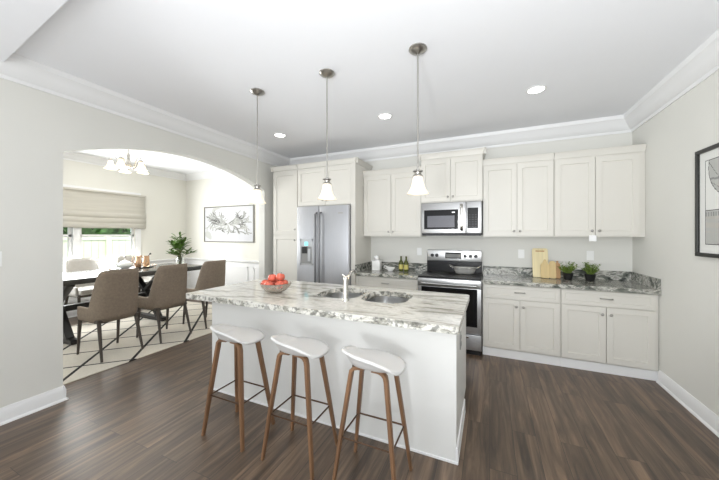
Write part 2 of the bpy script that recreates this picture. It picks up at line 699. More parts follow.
# crown mouldings
CR = [(0, 0), (0.012, 0), (0.018, 0.028), (0.04, 0.04), (0.075, 0.085), (0.10, 0.13), (0.115, 0.14), (0.125, 0.18), (0, 0.18)]


def crown(name, axis, wall, sgn, a, b_, ztop, m='trim', s=1.0):
    bm = nb()
    poly = [(wall + sgn * d * s, ztop - 0.18 * s + h * s) for d, h in CR]
    prism(bm, poly, 'X' if axis == 'X' else 'Y', a, b_)
    return struct(name, bm, m, smooth=35)


crown('trim_2', 'X', W, -1, XL, XR, H)
crown('trim_3', 'Y', XR, -1, 0.84, W, H)
crown('trim_4', 'Y', XL, 1, 0.84, W, H)
crown('trim_5', 'Y', DX, 1, DYB, DY, DH, s=.75)
crown('trim_6', 'X', DY, -1, DX, XL - .12, DH, s=.75)
crown('trim_12', 'Y', XR, -1, YB, 0.25, H)
crown('trim_13', 'Y', XL, 1, YB, 0.25, H)

# baseboards
BB = [(0, 0), (0.016, 0), (0.016, 0.095), (0.010, 0.108), (0.006, 0.125), (0, 0.125)]


def baseb(name, axis, wall, sgn, a, b_, z1=None):
    bm = nb()
    prism(bm, [(wall + sgn * d, h) for d, h in BB], 'X' if axis == 'X' else 'Y', a, b_)
    box_shoe = [(wall + sgn * 0.016, 0), (wall + sgn * 0.030, 0), (wall + sgn * 0.028, 0.010), (wall + sgn * 0.016, 0.020)]
    prism(bm, box_shoe, 'X' if axis == 'X' else 'Y', a, b_)
    return struct(name, bm, 'trim', smooth=30)


baseb('baseboard_right', 'Y', XR, -1, YB, D)
baseb('baseboard_left', 'Y', XL, 1, YB, A0)
b = nb()
prism(b, [(A0 + d, h) for d, h in BB], 'X', XL - .12, XL + .016)
prism(b, [(A0 + .016, 0), (A0 + .030, 0), (A0 + .028, 0.010), (A0 + .016, 0.020)], 'X', XL - .12, XL + .030)
prism(b, [(XL + .016, 0), (XL + .030, 0), (XL + .028, 0.010), (XL + .016, 0.020)], 'Y', A0, A0 + .016)
struct('baseboard_left_jamb', b, 'trim')
baseb('baseboard_left_back', 'Y', XL, 1, A1, W)
baseb('baseboard_dining_back', 'X', DY, -1, DX, XL - .12)
baseb('baseboard_dining_window', 'Y', DX, 1, DYB, DY)

# wainscot and chair rail in the dining room
RZ = 0.88
CH = [(0, 0), (0.012, 0), (0.020, 0.018), (0.038, 0.03), (0.042, 0.05), (0.02, 0.058), (0, 0.062)]
bm = nb()
box(bm, DX, XL - .12, DY - .006, DY, .12, RZ)
prism(bm, [(DY - d, RZ - .04 + h) for d, h in CH], 'X', DX, XL - .12)
for xa, xb in ((-6.6, -5.95), (-5.8, -4.75), (-4.6, -3.7)):
    for (a, c, za, zb) in ((xa, xb, .26, .285), (xa, xb, .735, .76), (xa, xa + .025, .26, .76), (xb - .025, xb, .26, .76)):
        box(bm, a, c, DY - .018, DY - .005, za, zb)
struct('trim_7', bm, 'trim')
bm = nb()
box(bm, DX, DX + .006, DYB, DY, .12, RZ)
for ya, yb in ((DYB, 1.60), (3.73, DY)):
    prism(bm, [(DX + d, RZ - .04 + h) for d, h in CH], 'Y', ya, yb)
for ya, yb in ((.3, 1.5), (1.75, 3.55), (3.8, 4.6)):
    for (a, c, za, zb) in ((ya, yb, .26, .285), (ya, yb, .735, .76), (ya, ya + .025, .26, .76), (yb - .025, yb, .26, .76)):
        box(bm, DX + .005, DX + .018, a, c, za, zb)
struct('trim_8', bm, 'trim')

# dining window: casing, two sashes side by side
win = bpy.data.objects.new('window_1', None)
C.objects.link(win)
win['kind'] = 'structure'
win.location = (DX, 2.665, WZ0)


def wl(bm, y0, y1, z0, z1, x0=-.10, x1=.022):
    box(bm, x0, x1, y0 - 2.665, y1 - 2.665, z0 - WZ0, z1 - WZ0)


bm = nb()
wl(bm, 1.60, 1.70, WZ0 - .05, WZ1 + .09, 0.0)
wl(bm, 3.63, 3.73, WZ0 - .05, WZ1 + .09, 0.0)
wl(bm, 1.70, 3.63, WZ1, WZ1 + .09, 0.0)
wl(bm, 1.56, 3.77, WZ0 - .04, WZ0, -.10, .06)
wl(bm, 1.62, 3.71, WZ0 - .13, WZ0 - .04, 0.0)
wl(bm, 2.63, 2.735, WZ0, WZ1)
obj('window_frame', bm, 'trim', win, bevel=.003)
for ya, yb in ((1.70, 2.63), (2.735, 3.63)):
    bm = nb()
    s = .038
    for (a, c, za, zb) in ((ya, ya + s, WZ0, WZ1), (yb - s, yb, WZ0, WZ1), (ya, yb, WZ0, WZ0 + .05), (ya, yb, WZ1 - .04, WZ1), (ya, yb, 1.42, 1.46)):
        wl(bm, a, c, za, zb, -.075, -.035)
    sash = obj('window_sash', bm, 'trim', win)
    bm = nb()
    wl(bm, ya + s, yb - s, WZ0 + .05, WZ1 - .04, -.058, -.054)
    obj('window_pane', bm, 'pane', sash)
for i, (xa, xb, wy, z0_, z1_) in enumerate(((-3.2, -1.2, YB, .4, 2.3), (-.65, 1.35, YB, .4, 2.3), (-6.3, -4.1, DYB, .5, 2.3))):  # frames for the out-of-view openings added with the fill lights
    bm = nb()
    for (a, c, za, zb) in ((xa, xa + .05, z0_, z1_), (xb - .05, xb, z0_, z1_), (xa, xb, z0_, z0_ + .05), (xa, xb, z1_ - .05, z1_), ((xa + xb) / 2 - .03, (xa + xb) / 2 + .03, z0_, z1_)):
        box(bm, a, c, wy - .10, wy - .04, za, zb)
    struct('window_%d' % (i + 2), bm, 'trim')

# ------------------------------------------------------------ outside the dining window
b = nb()
box(b, -16, DX - .15, -4, 12, -.10, -.04)
tag(struct('lawn', b, 'lawn'), 'green lawn outside the dining room window')
t = thing('vinyl_fence', 'pale vinyl privacy fence outside the dining room window', 'fence', (-9.2, 3.2, -.04))
b = nb()
for k in range(44):
    box(b, -.012, .012, -3.3 + k * .15, -3.3 + k * .15 + .144, .1, 1.38)
obj('fence_panel', b, 'fence', t)
b = nb()
box(b, -.03, .03, -3.3, 3.3, .06, .16)
box(b, -.03, .03, -3.3, 3.3, 1.36, 1.44)
obj('fence_rail', b, 'fence', t)
for y in (-3.3, -1.1, 1.1, 3.3):
    b = nb()
    box(b, -.06, .06, y - .06, y + .06, 0, 1.50)
    obj('fence_post', b, 'fence', t)
random.seed(4)


def shrub(loc, sx, sy, h, label, seed, colour='hedge'):
    random.seed(seed)
    b = nb()
    for k in range(900):
        a = random.random() * 2 * PI
        u = random.random() * 2 - 1
        rr = math.sqrt(1 - u * u)
        f = 0.75 + 0.3 * random.random()
        c = Vector((sx * f * rr * math.cos(a), sy * f * rr * math.sin(a), h * .5 + h * .5 * f * u))
        n = Vector((random.gauss(0, 1), random.gauss(0, 1), random.gauss(0, 1))).normalized()
        s = n.orthogonal().normalized() * .11
        q = n.cross(s)
        b.faces.new([b.verts.new(c + v) for v in (s, q * .6, -s, -q * .6)])
    sphere(b, (0, 0, h * .5), 1, sx * .82, sy * .82, h * .42, 12, 8)
    return tag(obj('garden_shrub', b, colour, loc=loc), label, 'shrub')


M['hedge_light'] = mat('yellow_green_shrub_foliage', (168, 190, 78), 0.8, vary=0.4, scale=9)  # yellow green leaf colour for the paler shrubs
shrub((-10.6, 1.2, -.04), .7, .8, 3.2, 'yellow green shrub showing through the far left window sash', 1, 'hedge_light')
shrub((-10.7, 3.0, -.04), .7, .72, 2.9, 'yellow green shrub beside the mullion of the dining window', 2, 'hedge_light')
shrub((-11.2, 4.9, -.04), .9, 1.08, 3.4, 'dark green shrub in the middle of the dining window', 3)
shrub((-11.2, 7.15, -.04), .9, 1.08, 3.4, 'dark green shrub at the right edge of the dining window', 5)

# ------------------------------------------------------------ roman shade
t = thing('roman_shade', 'grey linen roman shade half lowered over the dining window', 'window shade', (DX + .03, 2.69, 1.58))
b = nb()
N_ = 60
prof = []
for i in range(N_ + 1):
    z = .70 * i / N_
    k = 0.0
    if z < .30:
        k = .022 * abs(math.sin(z / .30 * PI * 3)) ** .6
    prof.append((.02 + k + .004 * math.sin(z * 9), z))
vs = []
for x, z in prof:
    vs.append([b.verts.new((x, -1.11 + 2.22 * j / 10, z - .004 * math.sin(j * 1.3))) for j in range(11)])
for a, c in zip(vs[:-1], vs[1:]):
    for j in range(10):
        b.faces.new((a[j], a[j + 1], c[j + 1], c[j]))
obj('shade_fabric', b, 'linen', t, smooth=60, solid=.006)
b = nb()
box(b, 0.0, .05, -1.11, 1.11, .67, .70)
obj('headrail', b, 'linen', t)

# ------------------------------------------------------------ cabinets
ST = 0.003


def shaker(bm, x0, x1, z0, z1, yf, rail=.056, dep=.009, th=.019):
    """door leaf facing -Y; front plane at yf, one mesh with a recessed panel"""
    o = [(x0, z0), (x1, z0), (x1, z1), (x0, z1)]
    i_ = [(x0 + rail, z0 + rail), (x1 - rail, z0 + rail), (x1 - rail, z1 - rail), (x0 + rail, z1 - rail)]
    q = .004
    j_ = [(x0 + rail + q, z0 + rail + q), (x1 - rail - q, z0 + rail + q), (x1 - rail - q, z1 - rail - q), (x0 + rail + q, z1 - rail - q)]
    F = [bm.verts.new((x, yf, z)) for x, z in o]
    I = [bm.verts.new((x, yf, z)) for x, z in i_]
    J = [bm.verts.new((x, yf + dep, z)) for x, z in j_]
    B = [bm.verts.new((x, yf + th, z)) for x, z in o]
    for k in range(4):
        n = (k + 1) % 4
        bm.faces.new((F[k], F[n], I[n], I[k]))
        bm.faces.new((I[k], I[n], J[n], J[k]))
        bm.faces.new((F[k], B[k], B[n], F[n]))
    bm.faces.new(J)
    bm.faces.new(B[::-1])


def slab(bm, x0, x1, z0, z1, yf, th=.019):
    box(bm, x0, x1, yf, yf + th, z0, z1)


def knob(parent, x, y, z):
    b = nb()
    t_ = bmesh.new()
    lathe(t_, [(0, 0), (.006, 0), (.005, .012), (.013, .018), (.015, .025), (.011, .031), (0, .033)], seg=14)
    merge(b, t_, Matrix.Translation((x, y, z)) @ Matrix.Rotation(R(90), 4, 'X'))
    return obj('knob', b, 'nickel', parent, smooth=50)


def pull(parent, x, y, z, L_=.10):
    b = nb()
    tube(b, [(x - L_ / 2, y, z), (x - L_ / 2, y - .022, z), (x - L_ / 2 + .01, y - .028, z), (x, y - .032, z), (x + L_ / 2 - .01, y - .028, z), (x + L_ / 2, y - .022, z), (x + L_ / 2, y, z)], .006, 8)
    return obj('handle', b, 'nickel', parent, smooth=60)


def cab_crown(name, parent, x0, x1, yf, zt, yb, left=False, right=False, m='cabinet'):
    """small crown along the front and the exposed sides; local coords"""
    b = nb()
    P = [(0, -.07), (-.006, -.07), (-.010, -.05), (-.022, -.022), (-.026, -.010), (-.034, 0), (0, 0)]
    prism(b, [(yf + d, zt + h) for d, h in P], 'X', x0 - (.045 if left else 0), x1 + (.045 if right else 0))
    if left:
        prism(b, [(x0 + d, zt + h) for d, h in P], 'Y', yf - .045, yb)
    if right:
        prism(b, [(x1 - d, zt + h) for d, h in P], 'Y', yf - .045, yb)
    return obj(name, b, m, parent, smooth=30)


def base_cabinet(x0, x1, label, filler=0.0, knobs=True):
    t = thing('base_cabinet', label, 'cabinet', ((x0 + x1) / 2, D, 0), group='base cabinets along the back wall')
    w_ = (x1 - x0) / 2
    b = nb()
    box(b, -w_, w_ + filler, .019, W - D - .003, .10, .868)
    box(b, -w_, w_ + filler, .035, W - D - .003, 0, .10)
    obj('cabinet_body', b, 'cabinet', t)
    g = .008
    b = nb()
    shaker(b, -w_ + g, w_ - g, .706, .858, 0, rail=.035, dep=.006)
    d = obj('drawer', b, 'cabinet', t)
    pull(d, 0, 0, .785)
    for s in (-1, 1):
        b = nb()
        xa, xb = (-w_ + g, -g / 2) if s < 0 else (g / 2, w_ - g)
        shaker(b, xa, xb, .118, .694, 0)
        d = obj('door', b, 'cabinet', t)
        knob(d, s * .036, 0, .622)
    b = nb()
    box(b, -w_, w_ + filler, .022, .036, 0.0, .095)
    obj('toe_board', b, 'trim', t)
    return t


base_cabinet(-.078, .713, 'white base cabinet right of the range, with potted herb end above')['label'] = 'white base cabinet with drawer and two doors immediately right of the range'
base_cabinet(.715, 1.507, 'white base cabinet with drawer and two doors against the right wall', filler=.021)
base_cabinet(-1.773, -.862, 'white base cabinet between the refrigerator and the range')


def wall_cabinet(x0, x1, z0, z1, yf, label, ndoor=2, crown_top=None, left=False, right=False, filler=0, name='wall_cabinet', knob_z=.07):
    t = thing(name, label, 'cabinet', ((x0 + x1) / 2, yf, z0), group='white wall cabinets')
    w_ = (x1 - x0) / 2
    h = z1 - z0
    b = nb()
    box(b, -w_, w_ + filler, .019, W - yf - .003, 0, h)
    obj('cabinet_body', b, 'cabinet', t)
    g = .007
    for s in (-1, 1):
        b = nb()
        xa, xb = (-w_ + g, -g / 2) if s < 0 else (g / 2, w_ - g)
        shaker(b, xa, xb, .015, h - .025, 0)
        d = obj('door', b, 'cabinet', t)
        knob(d, s * .034, 0, knob_z)
    cab_crown('crown', t, -w_, w_ + filler, .012, crown_top - z0, W - yf, left, right)
    return t


wall_cabinet(-1.773, -.880, 1.43, 2.36, YU, 'white two door wall cabinet between the refrigerator and the microwave', crown_top=2.425)
wall_cabinet(-.877, -.082, 1.895, 2.50, YU - .04, 'short white wall cabinet above the microwave, raised above its neighbours', crown_top=2.57, left=True, right=True)
wall_cabinet(-.079, .698, 1.43, 2.36, YU, 'white two door wall cabinet just right of the microwave', crown_top=2.425)
wall_cabinet(.701, 1.484, 1.43, 2.36, YU, 'white two door wall cabinet against the right wall', crown_top=2.425, filler=.045)

# tall pantry and the fridge surround
t = thing('pantry_cabinet', 'tall white pantry cabinet left of the refrigerator', 'cabinet', (-3.035, 3.82, 0))
b = nb()
box(b, -.245, .243, .019, W - 3.823, 0, 2.50)
obj('cabinet_body', b, 'cabinet', t)
for za, zb, kz in ((.12, 1.442, 1.37), (1.462, 2.475, 1.54)):
    b = nb()
    shaker(b, -.238, .236, za, zb, 0, rail=.06)
    d = obj('door', b, 'cabinet', t)
    knob(d, .20, 0, kz)
cab_crown('crown', t, -.245, .243, .012, 2.57, W - 3.823, left=True)
t = thing('refrigerator_cabinet', 'white two door cabinet above the refrigerator with tall side panel', 'cabinet', (-2.283, 3.82, 0))
b = nb()
box(b, -.506, .439, .019, W - 3.823, 1.900, 2.50)
obj('cabinet_body', b, 'cabinet', t)
b = nb()
box(b, .439, .508, 0, W - 3.823, 0, 2.50)
obj('side_panel', b, 'cabinet', t)
b = nb()
box(b, -.506, -.466, 0.0, W - 3.823, 0, 1.900)
obj('side_panel', b, 'cabinet', t)
for s in (-1, 1):
    b = nb()
    xa, xb = (-.500, -.003) if s < 0 else (.003, .436)
    shaker(b, xa, xb, 1.910, 2.475, 0)
    d = obj('door', b, 'cabinet', t)
    knob(d, s * .036, 0, 1.975)
cab_crown('crown', t, -.506, .508, .012, 2.57, W - 3.823, right=True)

# ------------------------------------------------------------ worktops
def edge_slab(name, x0, x1, y0, y1, z0, z1, label, splash):
    o = thing(name, label, 'worktop', ((x0 + x1) / 2, y0, z0))
    ox, oy = (x0 + x1) / 2, y0
    b = nb()
    rbox(b, x0 - ox, x1 - ox, 0, y1 - oy, 0, z1 - z0, .006)
    obj('worktop_slab', b, 'granite_dark', o)
    b = nb()
    box(b, x0 - ox, x1 - ox, y1 - oy - .02, y1 - oy, z1 - z0, z1 - z0 + .108)
    for sx in splash:
        if sx > 0:
            box(b, x1 - ox - .02, x1 - ox, .01, y1 - oy - .02, z1 - z0, z1 - z0 + .108)
        else:
            box(b, x0 - ox, x0 - ox + .02, .01, y1 - oy - .02, z1 - z0, z1 - z0 + .108)
    obj('backsplash', b, 'granite_dark', o, bevel=.002)


edge_slab('worktop', -.084, XR, D - .032, W, .869, .914, 'long green grey granite worktop right of the range with low backsplash', (1,))
edge_slab('worktop', -1.774, -.858, D - .032, W, .869, .914, 'short green grey granite worktop between refrigerator and range', (-1,))

# ------------------------------------------------------------ refrigerator
t = thing('refrigerator', 'stainless steel side by side refrigerator with water dispenser', 'refrigerator', (-2.297, 3.80, 0))
b = nb()
box(b, -.447, .447, .02, .60, .02, 1.885)
obj('fridge_body', b, 'dark_seam', t)
b = nb()
rbox(b, -.449, -.052, -.055, .02, .08, 1.890, .012)
dl = obj('freezer_door', b, 'steel_grey', t, smooth=40)
b = nb()
rbox(b, -.044, .449, -.055, .02, .08, 1.890, .012)
dr = obj('fridge_door', b, 'steel_grey', t, smooth=40)
for par, x in ((dl, -.085), (dr, -.010)):
    b = nb()
    tube(b, [(x, -.055, .45), (x, -.10, .48), (x, -.105, .60), (x, -.105, 1.65), (x, -.10, 1.76), (x, -.055, 1.79)], 1, flat=(.014, .010, (1, 0, 0)))
    obj('handle', b, 'fridge_handle', par, smooth=60)
b = nb()
for (a, c, za, zb) in ((-.385, -.150, 1.36, 1.39), (-.385, -.150, .99, 1.015), (-.385, -.365, .99, 1.39), (-.170, -.150, .99, 1.39)):
    box(b, a, c, -.062, -.050, za, zb)
dp = obj('dispenser', b, 'steel', dl)
b = nb()
box(b, -.365, -.170, -.058, -.054, 1.015, 1.275)
obj('dispenser_recess', b, 'ink_m', dp)
b = nb()
box(b, -.345, -.255, -.066, -.057, 1.17, 1.27)
obj('dispenser_spout', b, 'black', dp)
b = nb()
box(b, -.240, -.190, -.066, -.057, 1.05, 1.24)
obj('dispenser_paddle', b, 'steel', dp)
b = nb()
box(b, -.365, -.170, -.060, -.055, 1.275, 1.36)
obj('control_panel', b, 'steel', dp)
b = nb()
box(b, -.30, -.24, -.063, -.059, 1.29, 1.345)
obj('display_light', b, 'blue_led', dp)
b = nb()
box(b, .28, .36, -.0575, -.054, 1.765, 1.780)
obj('badge', b, 'nickel', dr)
b = nb()
box(b, -.44, .44, -.02, .02, .02, .08)
obj('kick_grille', b, 'black', t)

# ------------------------------------------------------------ range
t = thing('range', 'stainless steel electric range with black glass top', 'range', (-.471, 3.79, 0))
hwid = .381
b = nb()
box(b, -hwid, hwid, .03, .63, .04, .905)
obj('range_body', b, 'steel', t)
b = nb()
rbox(b, -hwid, hwid, -.02, .56, .905, .922, .005)
obj('cooktop', b, 'black_glass', t, smooth=40)
for (bx_, by_, br_) in ((-.19, .13, .10), (.19, .13, .085), (-.19, .40, .085), (.19, .40, .10)):
    b = nb()
    lathe(b, [(br_, .9223), (br_, .9232), (br_ - .006, .9232), (br_ - .006, .9223)], bx_, by_, seg=32)
    obj('burner_ring', b, 'ink_m', t)
b = nb()
rbox(b, -hwid, hwid, -.03, .03, .26, .80, .006)
dr_ = obj('oven_door', b, 'steel', t, smooth=40)
b = nb()
box(b, -.285, .285, -.034, -.028, .37, .77)
obj('oven_window', b, 'oven_glass', dr_)
b = nb()
box(b, -.335, .335, -.032, -.028, .34, .795)
obj('window_border', b, 'black_glass', dr_)
b = nb()
tube(b, [(-.33, -.03, .835), (-.33, -.075, .84), (.33, -.075, .84), (.33, -.03, .835)], .014, 10)
rbox(b, -hwid, hwid, -.03, .03, .805, .90, .005)
obj('handle', b, 'steel', t, smooth=50)
b = nb()
rbox(b, -hwid, hwid, -.03, .03, .06, .245, .006)
dd = obj('storage_drawer', b, 'steel', t, smooth=40)
b = nb()
rbox(b, -.24, .24, -.05, -.028, .205, .225, .005)
obj('drawer_handle', b, 'chrome', dd)
b = nb()
box(b, -hwid + .01, hwid - .01, .0, .03, .0, .055)
obj('kick_plate', b, 'black', t)
# backguard
b = nb()
rbox(b, -.375, .375, .555, .63, 1.075, 1.235, .012)
bgd = obj('backguard', b, 'steel', t, smooth=40)
b = nb()
box(b, -.375, .375, .555, .62, .922, 1.075)
obj('backguard_glass', b, 'black_glass', bgd)
b = nb()
box(b, -.115, .105, .549, .557, 1.115, 1.20)
dis = obj('control_display', b, 'black_glass', bgd)
b = nb()
for i in range(2):
    for j in range(7):
        box(b, -.10 + j * .028, -.085 + j * .028, .547, .550, 1.13 + i * .035, 1.143 + i * .035)
box(b, -.102, .10, .5485, .5495, 1.128, 1.18)
obj('control_buttons', b, 'ink_m', dis)
for kx in (-.30, -.235, .155, .225, .295):
    b = nb()
    q = bmesh.new()
    lathe(q, [(0, 0), (.024, 0), (.024, .006), (.019, .010), (.018, .026), (0, .028)], seg=20)
    box(q, -.004, .004, -.018, .018, .026, .031)
    merge(b, q, Matrix.Translation((kx, .556, 1.155)) @ Matrix.Rotation(R(90), 4, 'X'))
    obj('knob', b, 'black', bgd, smooth=40)

# roasting pan on the cooktop
t = thing('roasting_pan', 'shiny roasting pan with wing handles on the right rear burner', 'pan', (-.31, 4.20, .9235))
b = nb()
sec = [(.085, .055, 0), (.115, .075, .008), (.135, .09, .05), (.145, .098, .085), (.150, .103, .088), (.138, .092, .080), (.125, .085, .05), (.105, .068, .014), (.06, .04, .012)]
rings = []
for a, c, z in sec:
    ring = []
    for i in range(32):
        an = 2 * PI * i / 32
        cs, sn = math.cos(an), math.sin(an)
        ring.append(b.verts.new((a * abs(cs) ** .7 * (1 if cs > 0 else -1), c * abs(sn) ** .7 * (1 if sn > 0 else -1), z)))
    rings.append(ring)
for p, q in zip(rings[:-1], rings[1:]):
    for i in range(32):
        b.faces.new((p[i], p[(i + 1) % 32], q[(i + 1) % 32], q[i]))
b.faces.new(rings[0][::-1])
b.faces.new(rings[-1])
obj('pan_body', b, 'pan_metal', t, smooth=60)
for s in (-1, 1):
    b = nb()
    tube(b, [(s * .145, -.045, .08), (s * .185, -.04, .105), (s * .195, 0, .115), (s * .185, .04, .105), (s * .145, .045, .08)], .007, 8)
    obj('handle', b, 'chrome', t, smooth=60)

# ------------------------------------------------------------ microwave
t = thing('microwave', 'stainless over the range microwave with dark control panel', 'microwave', (-.478, 4.03, 1.455))
b = nb()
box(b, -.385, .385, .02, W - 4.03, 0, .43)
obj('microwave_body', b, 'dark_seam', t)
b = nb()
rbox(b, -.385, .195, -.012, .022, .02, .432, .006)
md_ = obj('microwave_door', b, 'steel', t, smooth=40)
b = nb()
box(b, -.345, .10, -.016, -.010, .075, .335)
obj('door_glass', b, 'black_glass', md_)
b = nb()
box(b, -.30, .055, -.018, -.015, .10, .255)
obj('door_screen', b, 'mw_screen', md_)
b = nb()
box(b, .02, .06, -.018, -.015, .29, .305)
obj('badge', b, 'steel', md_)
b = nb()
tube(b, [(.145, -.012, .06), (.145, -.05, .075), (.145, -.055, .12), (.145, -.055, .34), (.145, -.05, .385), (.145, -.012, .40)], 1, flat=(.017, .009, (1, 0, 0)))
obj('handle', b, 'chrome', md_, smooth=60)
b = nb()
rbox(b, .199, .385, -.012, .022, .02, .432, .006)
cp = obj('control_panel', b, 'steel', t, smooth=40)
b = nb()
box(b, .215, .345, -.016, -.010, .085, .35)
kp = obj('keypad', b, 'black_glass', cp)
b = nb()
for i in range(6):
    for j in range(3):
        box(b, .228 + j * .038, .252 + j * .038, -.0175, -.0155, .10 + i * .03, .115 + i * .03)
obj('keypad_buttons', b, 'dark_seam', kp)
b = nb()
box(b, -.37, .37, 0, .36, -.012, 0.0)
obj('vent_underside', b, 'dark_seam', t)

# ------------------------------------------------------------ island
IX0, IX1, IY0, IY1 = -2.575, -.165, 1.79, 2.81
BX0, BX1, BY0, BY1 = -2.385, -.193, 1.934, 2.76
t = thing('kitchen_island', 'white panelled kitchen island body with plain front', 'kitchen island', ((BX0 + BX1) / 2, BY0, 0))
ox, oy = (BX0 + BX1) / 2, BY0
b = nb()
bw = (BX1 - BX0) / 2
# cabinet body as open box so that the sink bowls hang inside
box(b, -bw, bw, 0, .02, 0, .866)
box(b, -bw, bw, BY1 - oy - .02, BY1 - oy, .10, .866)
box(b, -bw, -bw + .02, .02, BY1 - oy - .02, .10, .866)
box(b, bw - .02, bw, .02, BY1 - oy - .02, .10, .866)
box(b, -bw + .02, bw - .02, .02, .60, 0.0, .12)
box(b, -bw, -bw + .02, .02, .60, 0.0, .10)
box(b, bw - .02, bw, .02, .60, 0.0, .10)
obj('island_body', b, 'island_white', t)
b = nb()
box(b, -bw - .004, bw + .012, -.006, .60, 0.0, .018)
box(b, bw - .004, bw + .010, -.004, .61, 0.0, .105)
obj('base_trim', b, 'trim', t, bevel=.003)
for k in range(4):
    b = nb()
    xa = -bw + .02 + k * (2 * bw - .04) / 4
    q = bmesh.new()
    shaker(q, 0, (2 * bw - .04) / 4 - .006, .12, .85, 0)
    merge(b, q, Matrix.Translation((xa + (2 * bw - .04) / 4, BY1 - oy + .019, 0)) @ Matrix.Rotation(PI, 4, 'Z'))
    obj('door', b, 'cabinet', t)
o = thing('outlet', 'small outlet plate on the right end of the island', 'outlet', (BX1, 2.20, .70))
b = nb()
rbox(b, 0, .006, -.036, .036, -.058, .058, .002)
obj('cover_plate', b, 'steel', o)
b = nb()
box(b, .005, .008, -.016, .016, .010, .036)
box(b, .005, .008, -.016, .016, -.036, -.010)
obj('socket', b, 'ink_m', o)


# island slab with two sink cut-outs
def rrect(x0, x1, y0, y1, r, n=6):
    pts = []
    for cx, cy, a0 in ((x1 - r, y1 - r, 0), (x0 + r, y1 - r, 90), (x0 + r, y0 + r, 180), (x1 - r, y0 + r, 270)):
        for i in range(n + 1):
            a = R(a0 + 90 * i / n)
            pts.append((cx + r * math.cos(a), cy + r * math.sin(a)))
    return pts


SB = [(-1.450, -1.045, 2.19, 2.66, .14), (-1.010, -.615, 2.19, 2.66, .14)]
slabthing = thing('island_worktop', 'pale veined granite worktop on the island with a rough dark speckled edge', 'worktop', (-1.37, 2.30, .866))
b = nb()
loops = [rrect(IX0, IX1, IY0, IY1, .035)] + [rrect(*s) for s in SB]
edges = []
allv = []
for lp in loops:
    v = [b.verts.new((x + 1.37, y - 2.30, .048)) for x, y in lp]
    allv.append(v)
    for i in range(len(v)):
        edges.append(b.edges.new((v[i], v[(i + 1) % len(v)])))
bmesh.ops.triangle_fill(b, use_beauty=True, use_dissolve=False, edges=edges)
top = b.faces[:]
r_ = bmesh.ops.extrude_face_region(b, geom=top)
nv = [e for e in r_['geom'] if isinstance(e, bmesh.types.BMVert)]
bmesh.ops.translate(b, vec=(0, 0, -.046), verts=nv)
bmesh.ops.recalc_face_normals(b, faces=b.faces[:])
for f in b.faces:
    f.material_index = 0 if abs(f.normal.z) > .5 else 1
obj('worktop_slab', b, ['granite_island', 'granite_edge'], slabthing, bevel=.004)

t = thing('kitchen_sink', 'stainless double bowl undermount sink set into the island worktop', 'sink', (-1.02, 2.43, .868))
for (x0, x1, y0, y1, r) in SB:
    b = nb()
    cxs, cys = -1.02, 2.43
    rings = []
    for off, z, rr_ in ((-.018, -.003, r + .01), (.004, -.003, r), (.006, -.02, r), (.012, -.15, r - .01), (.05, -.185, r - .04), (.12, -.19, .04)):
        rings.append([b.verts.new((x - cxs, y - cys, z)) for x, y in rrect(x0 + off, x1 - off, y0 + off, y1 - off, max(rr_, .03))])
    for p, q in zip(rings[:-1], rings[1:]):
        n = len(p)
        for i in range(n):
            b.faces.new((p[i], p[(i + 1) % n], q[(i + 1) % n], q[i]))
    b.faces.new(rings[-1])
    bo = obj('sink_bowl', b, 'steel', t, smooth=50, solid=.0015)
    b = nb()
    lathe(b, [(0, -.183), (.03, -.183), (.042, -.1885), (.042, -.1895)], (x0 + x1) / 2 - cxs, (y0 + y1) / 2 - cys, seg=20)
    obj('drain', b, 'chrome', bo, smooth=60)

t = thing('faucet', 'chrome kitchen faucet standing on the island in front of the sink', 'faucet', (-1.080, 2.135, .914))
b = nb()
lathe(b, [(0, 0), (.030, 0), (.030, .006), (.025, .012), (.022, .02), (.021, .15), (.022, .17), (.020, .195), (.010, .205), (0, .207)], seg=20)
obj('faucet_body', b, 'chrome', t, smooth=50)
b = nb()
tube(b, [(0, .012, .14), (.0, .05, .185), (.0, .10, .220), (.0, .15, .232), (.0, .18, .222), (.0, .19, .20)], [.014, .013, .0125, .012, .012, .0135], 12)
obj('spout', b, 'chrome', t, smooth=60)
b = nb()
tube(b, [(0, 0, .195), (-.010, -.004, .206), (-.024, -.01, .214)], [.009, .008, .006], 10)
obj('lever', b, 'chrome', t, smooth=60)

# fruit bowl
BC = Vector((-1.835, 2.175, .914))
t = thing('fruit_bowl', 'footed glass bowl holding red apples on the island', 'bowl', BC)
b = nb()
lathe(b, [(0, .002), (.055, .002), (.060, .008), (.096, .024), (.126, .054), (.141, .086), (.144, .092), (.139, .092), (.122, .056), (.092, .029), (.055, .012), (0, .010)], seg=40)
for v in b.verts:
    rr_ = math.hypot(v.co.x, v.co.y)
    if rr_ > .07:
        k = 1 + .02 * math.cos(20 * math.atan2(v.co.y, v.co.x))
        v.co.x *= k
        v.co.y *= k
obj('bowl_shell', b, 'bowl_glass', t, smooth=70)


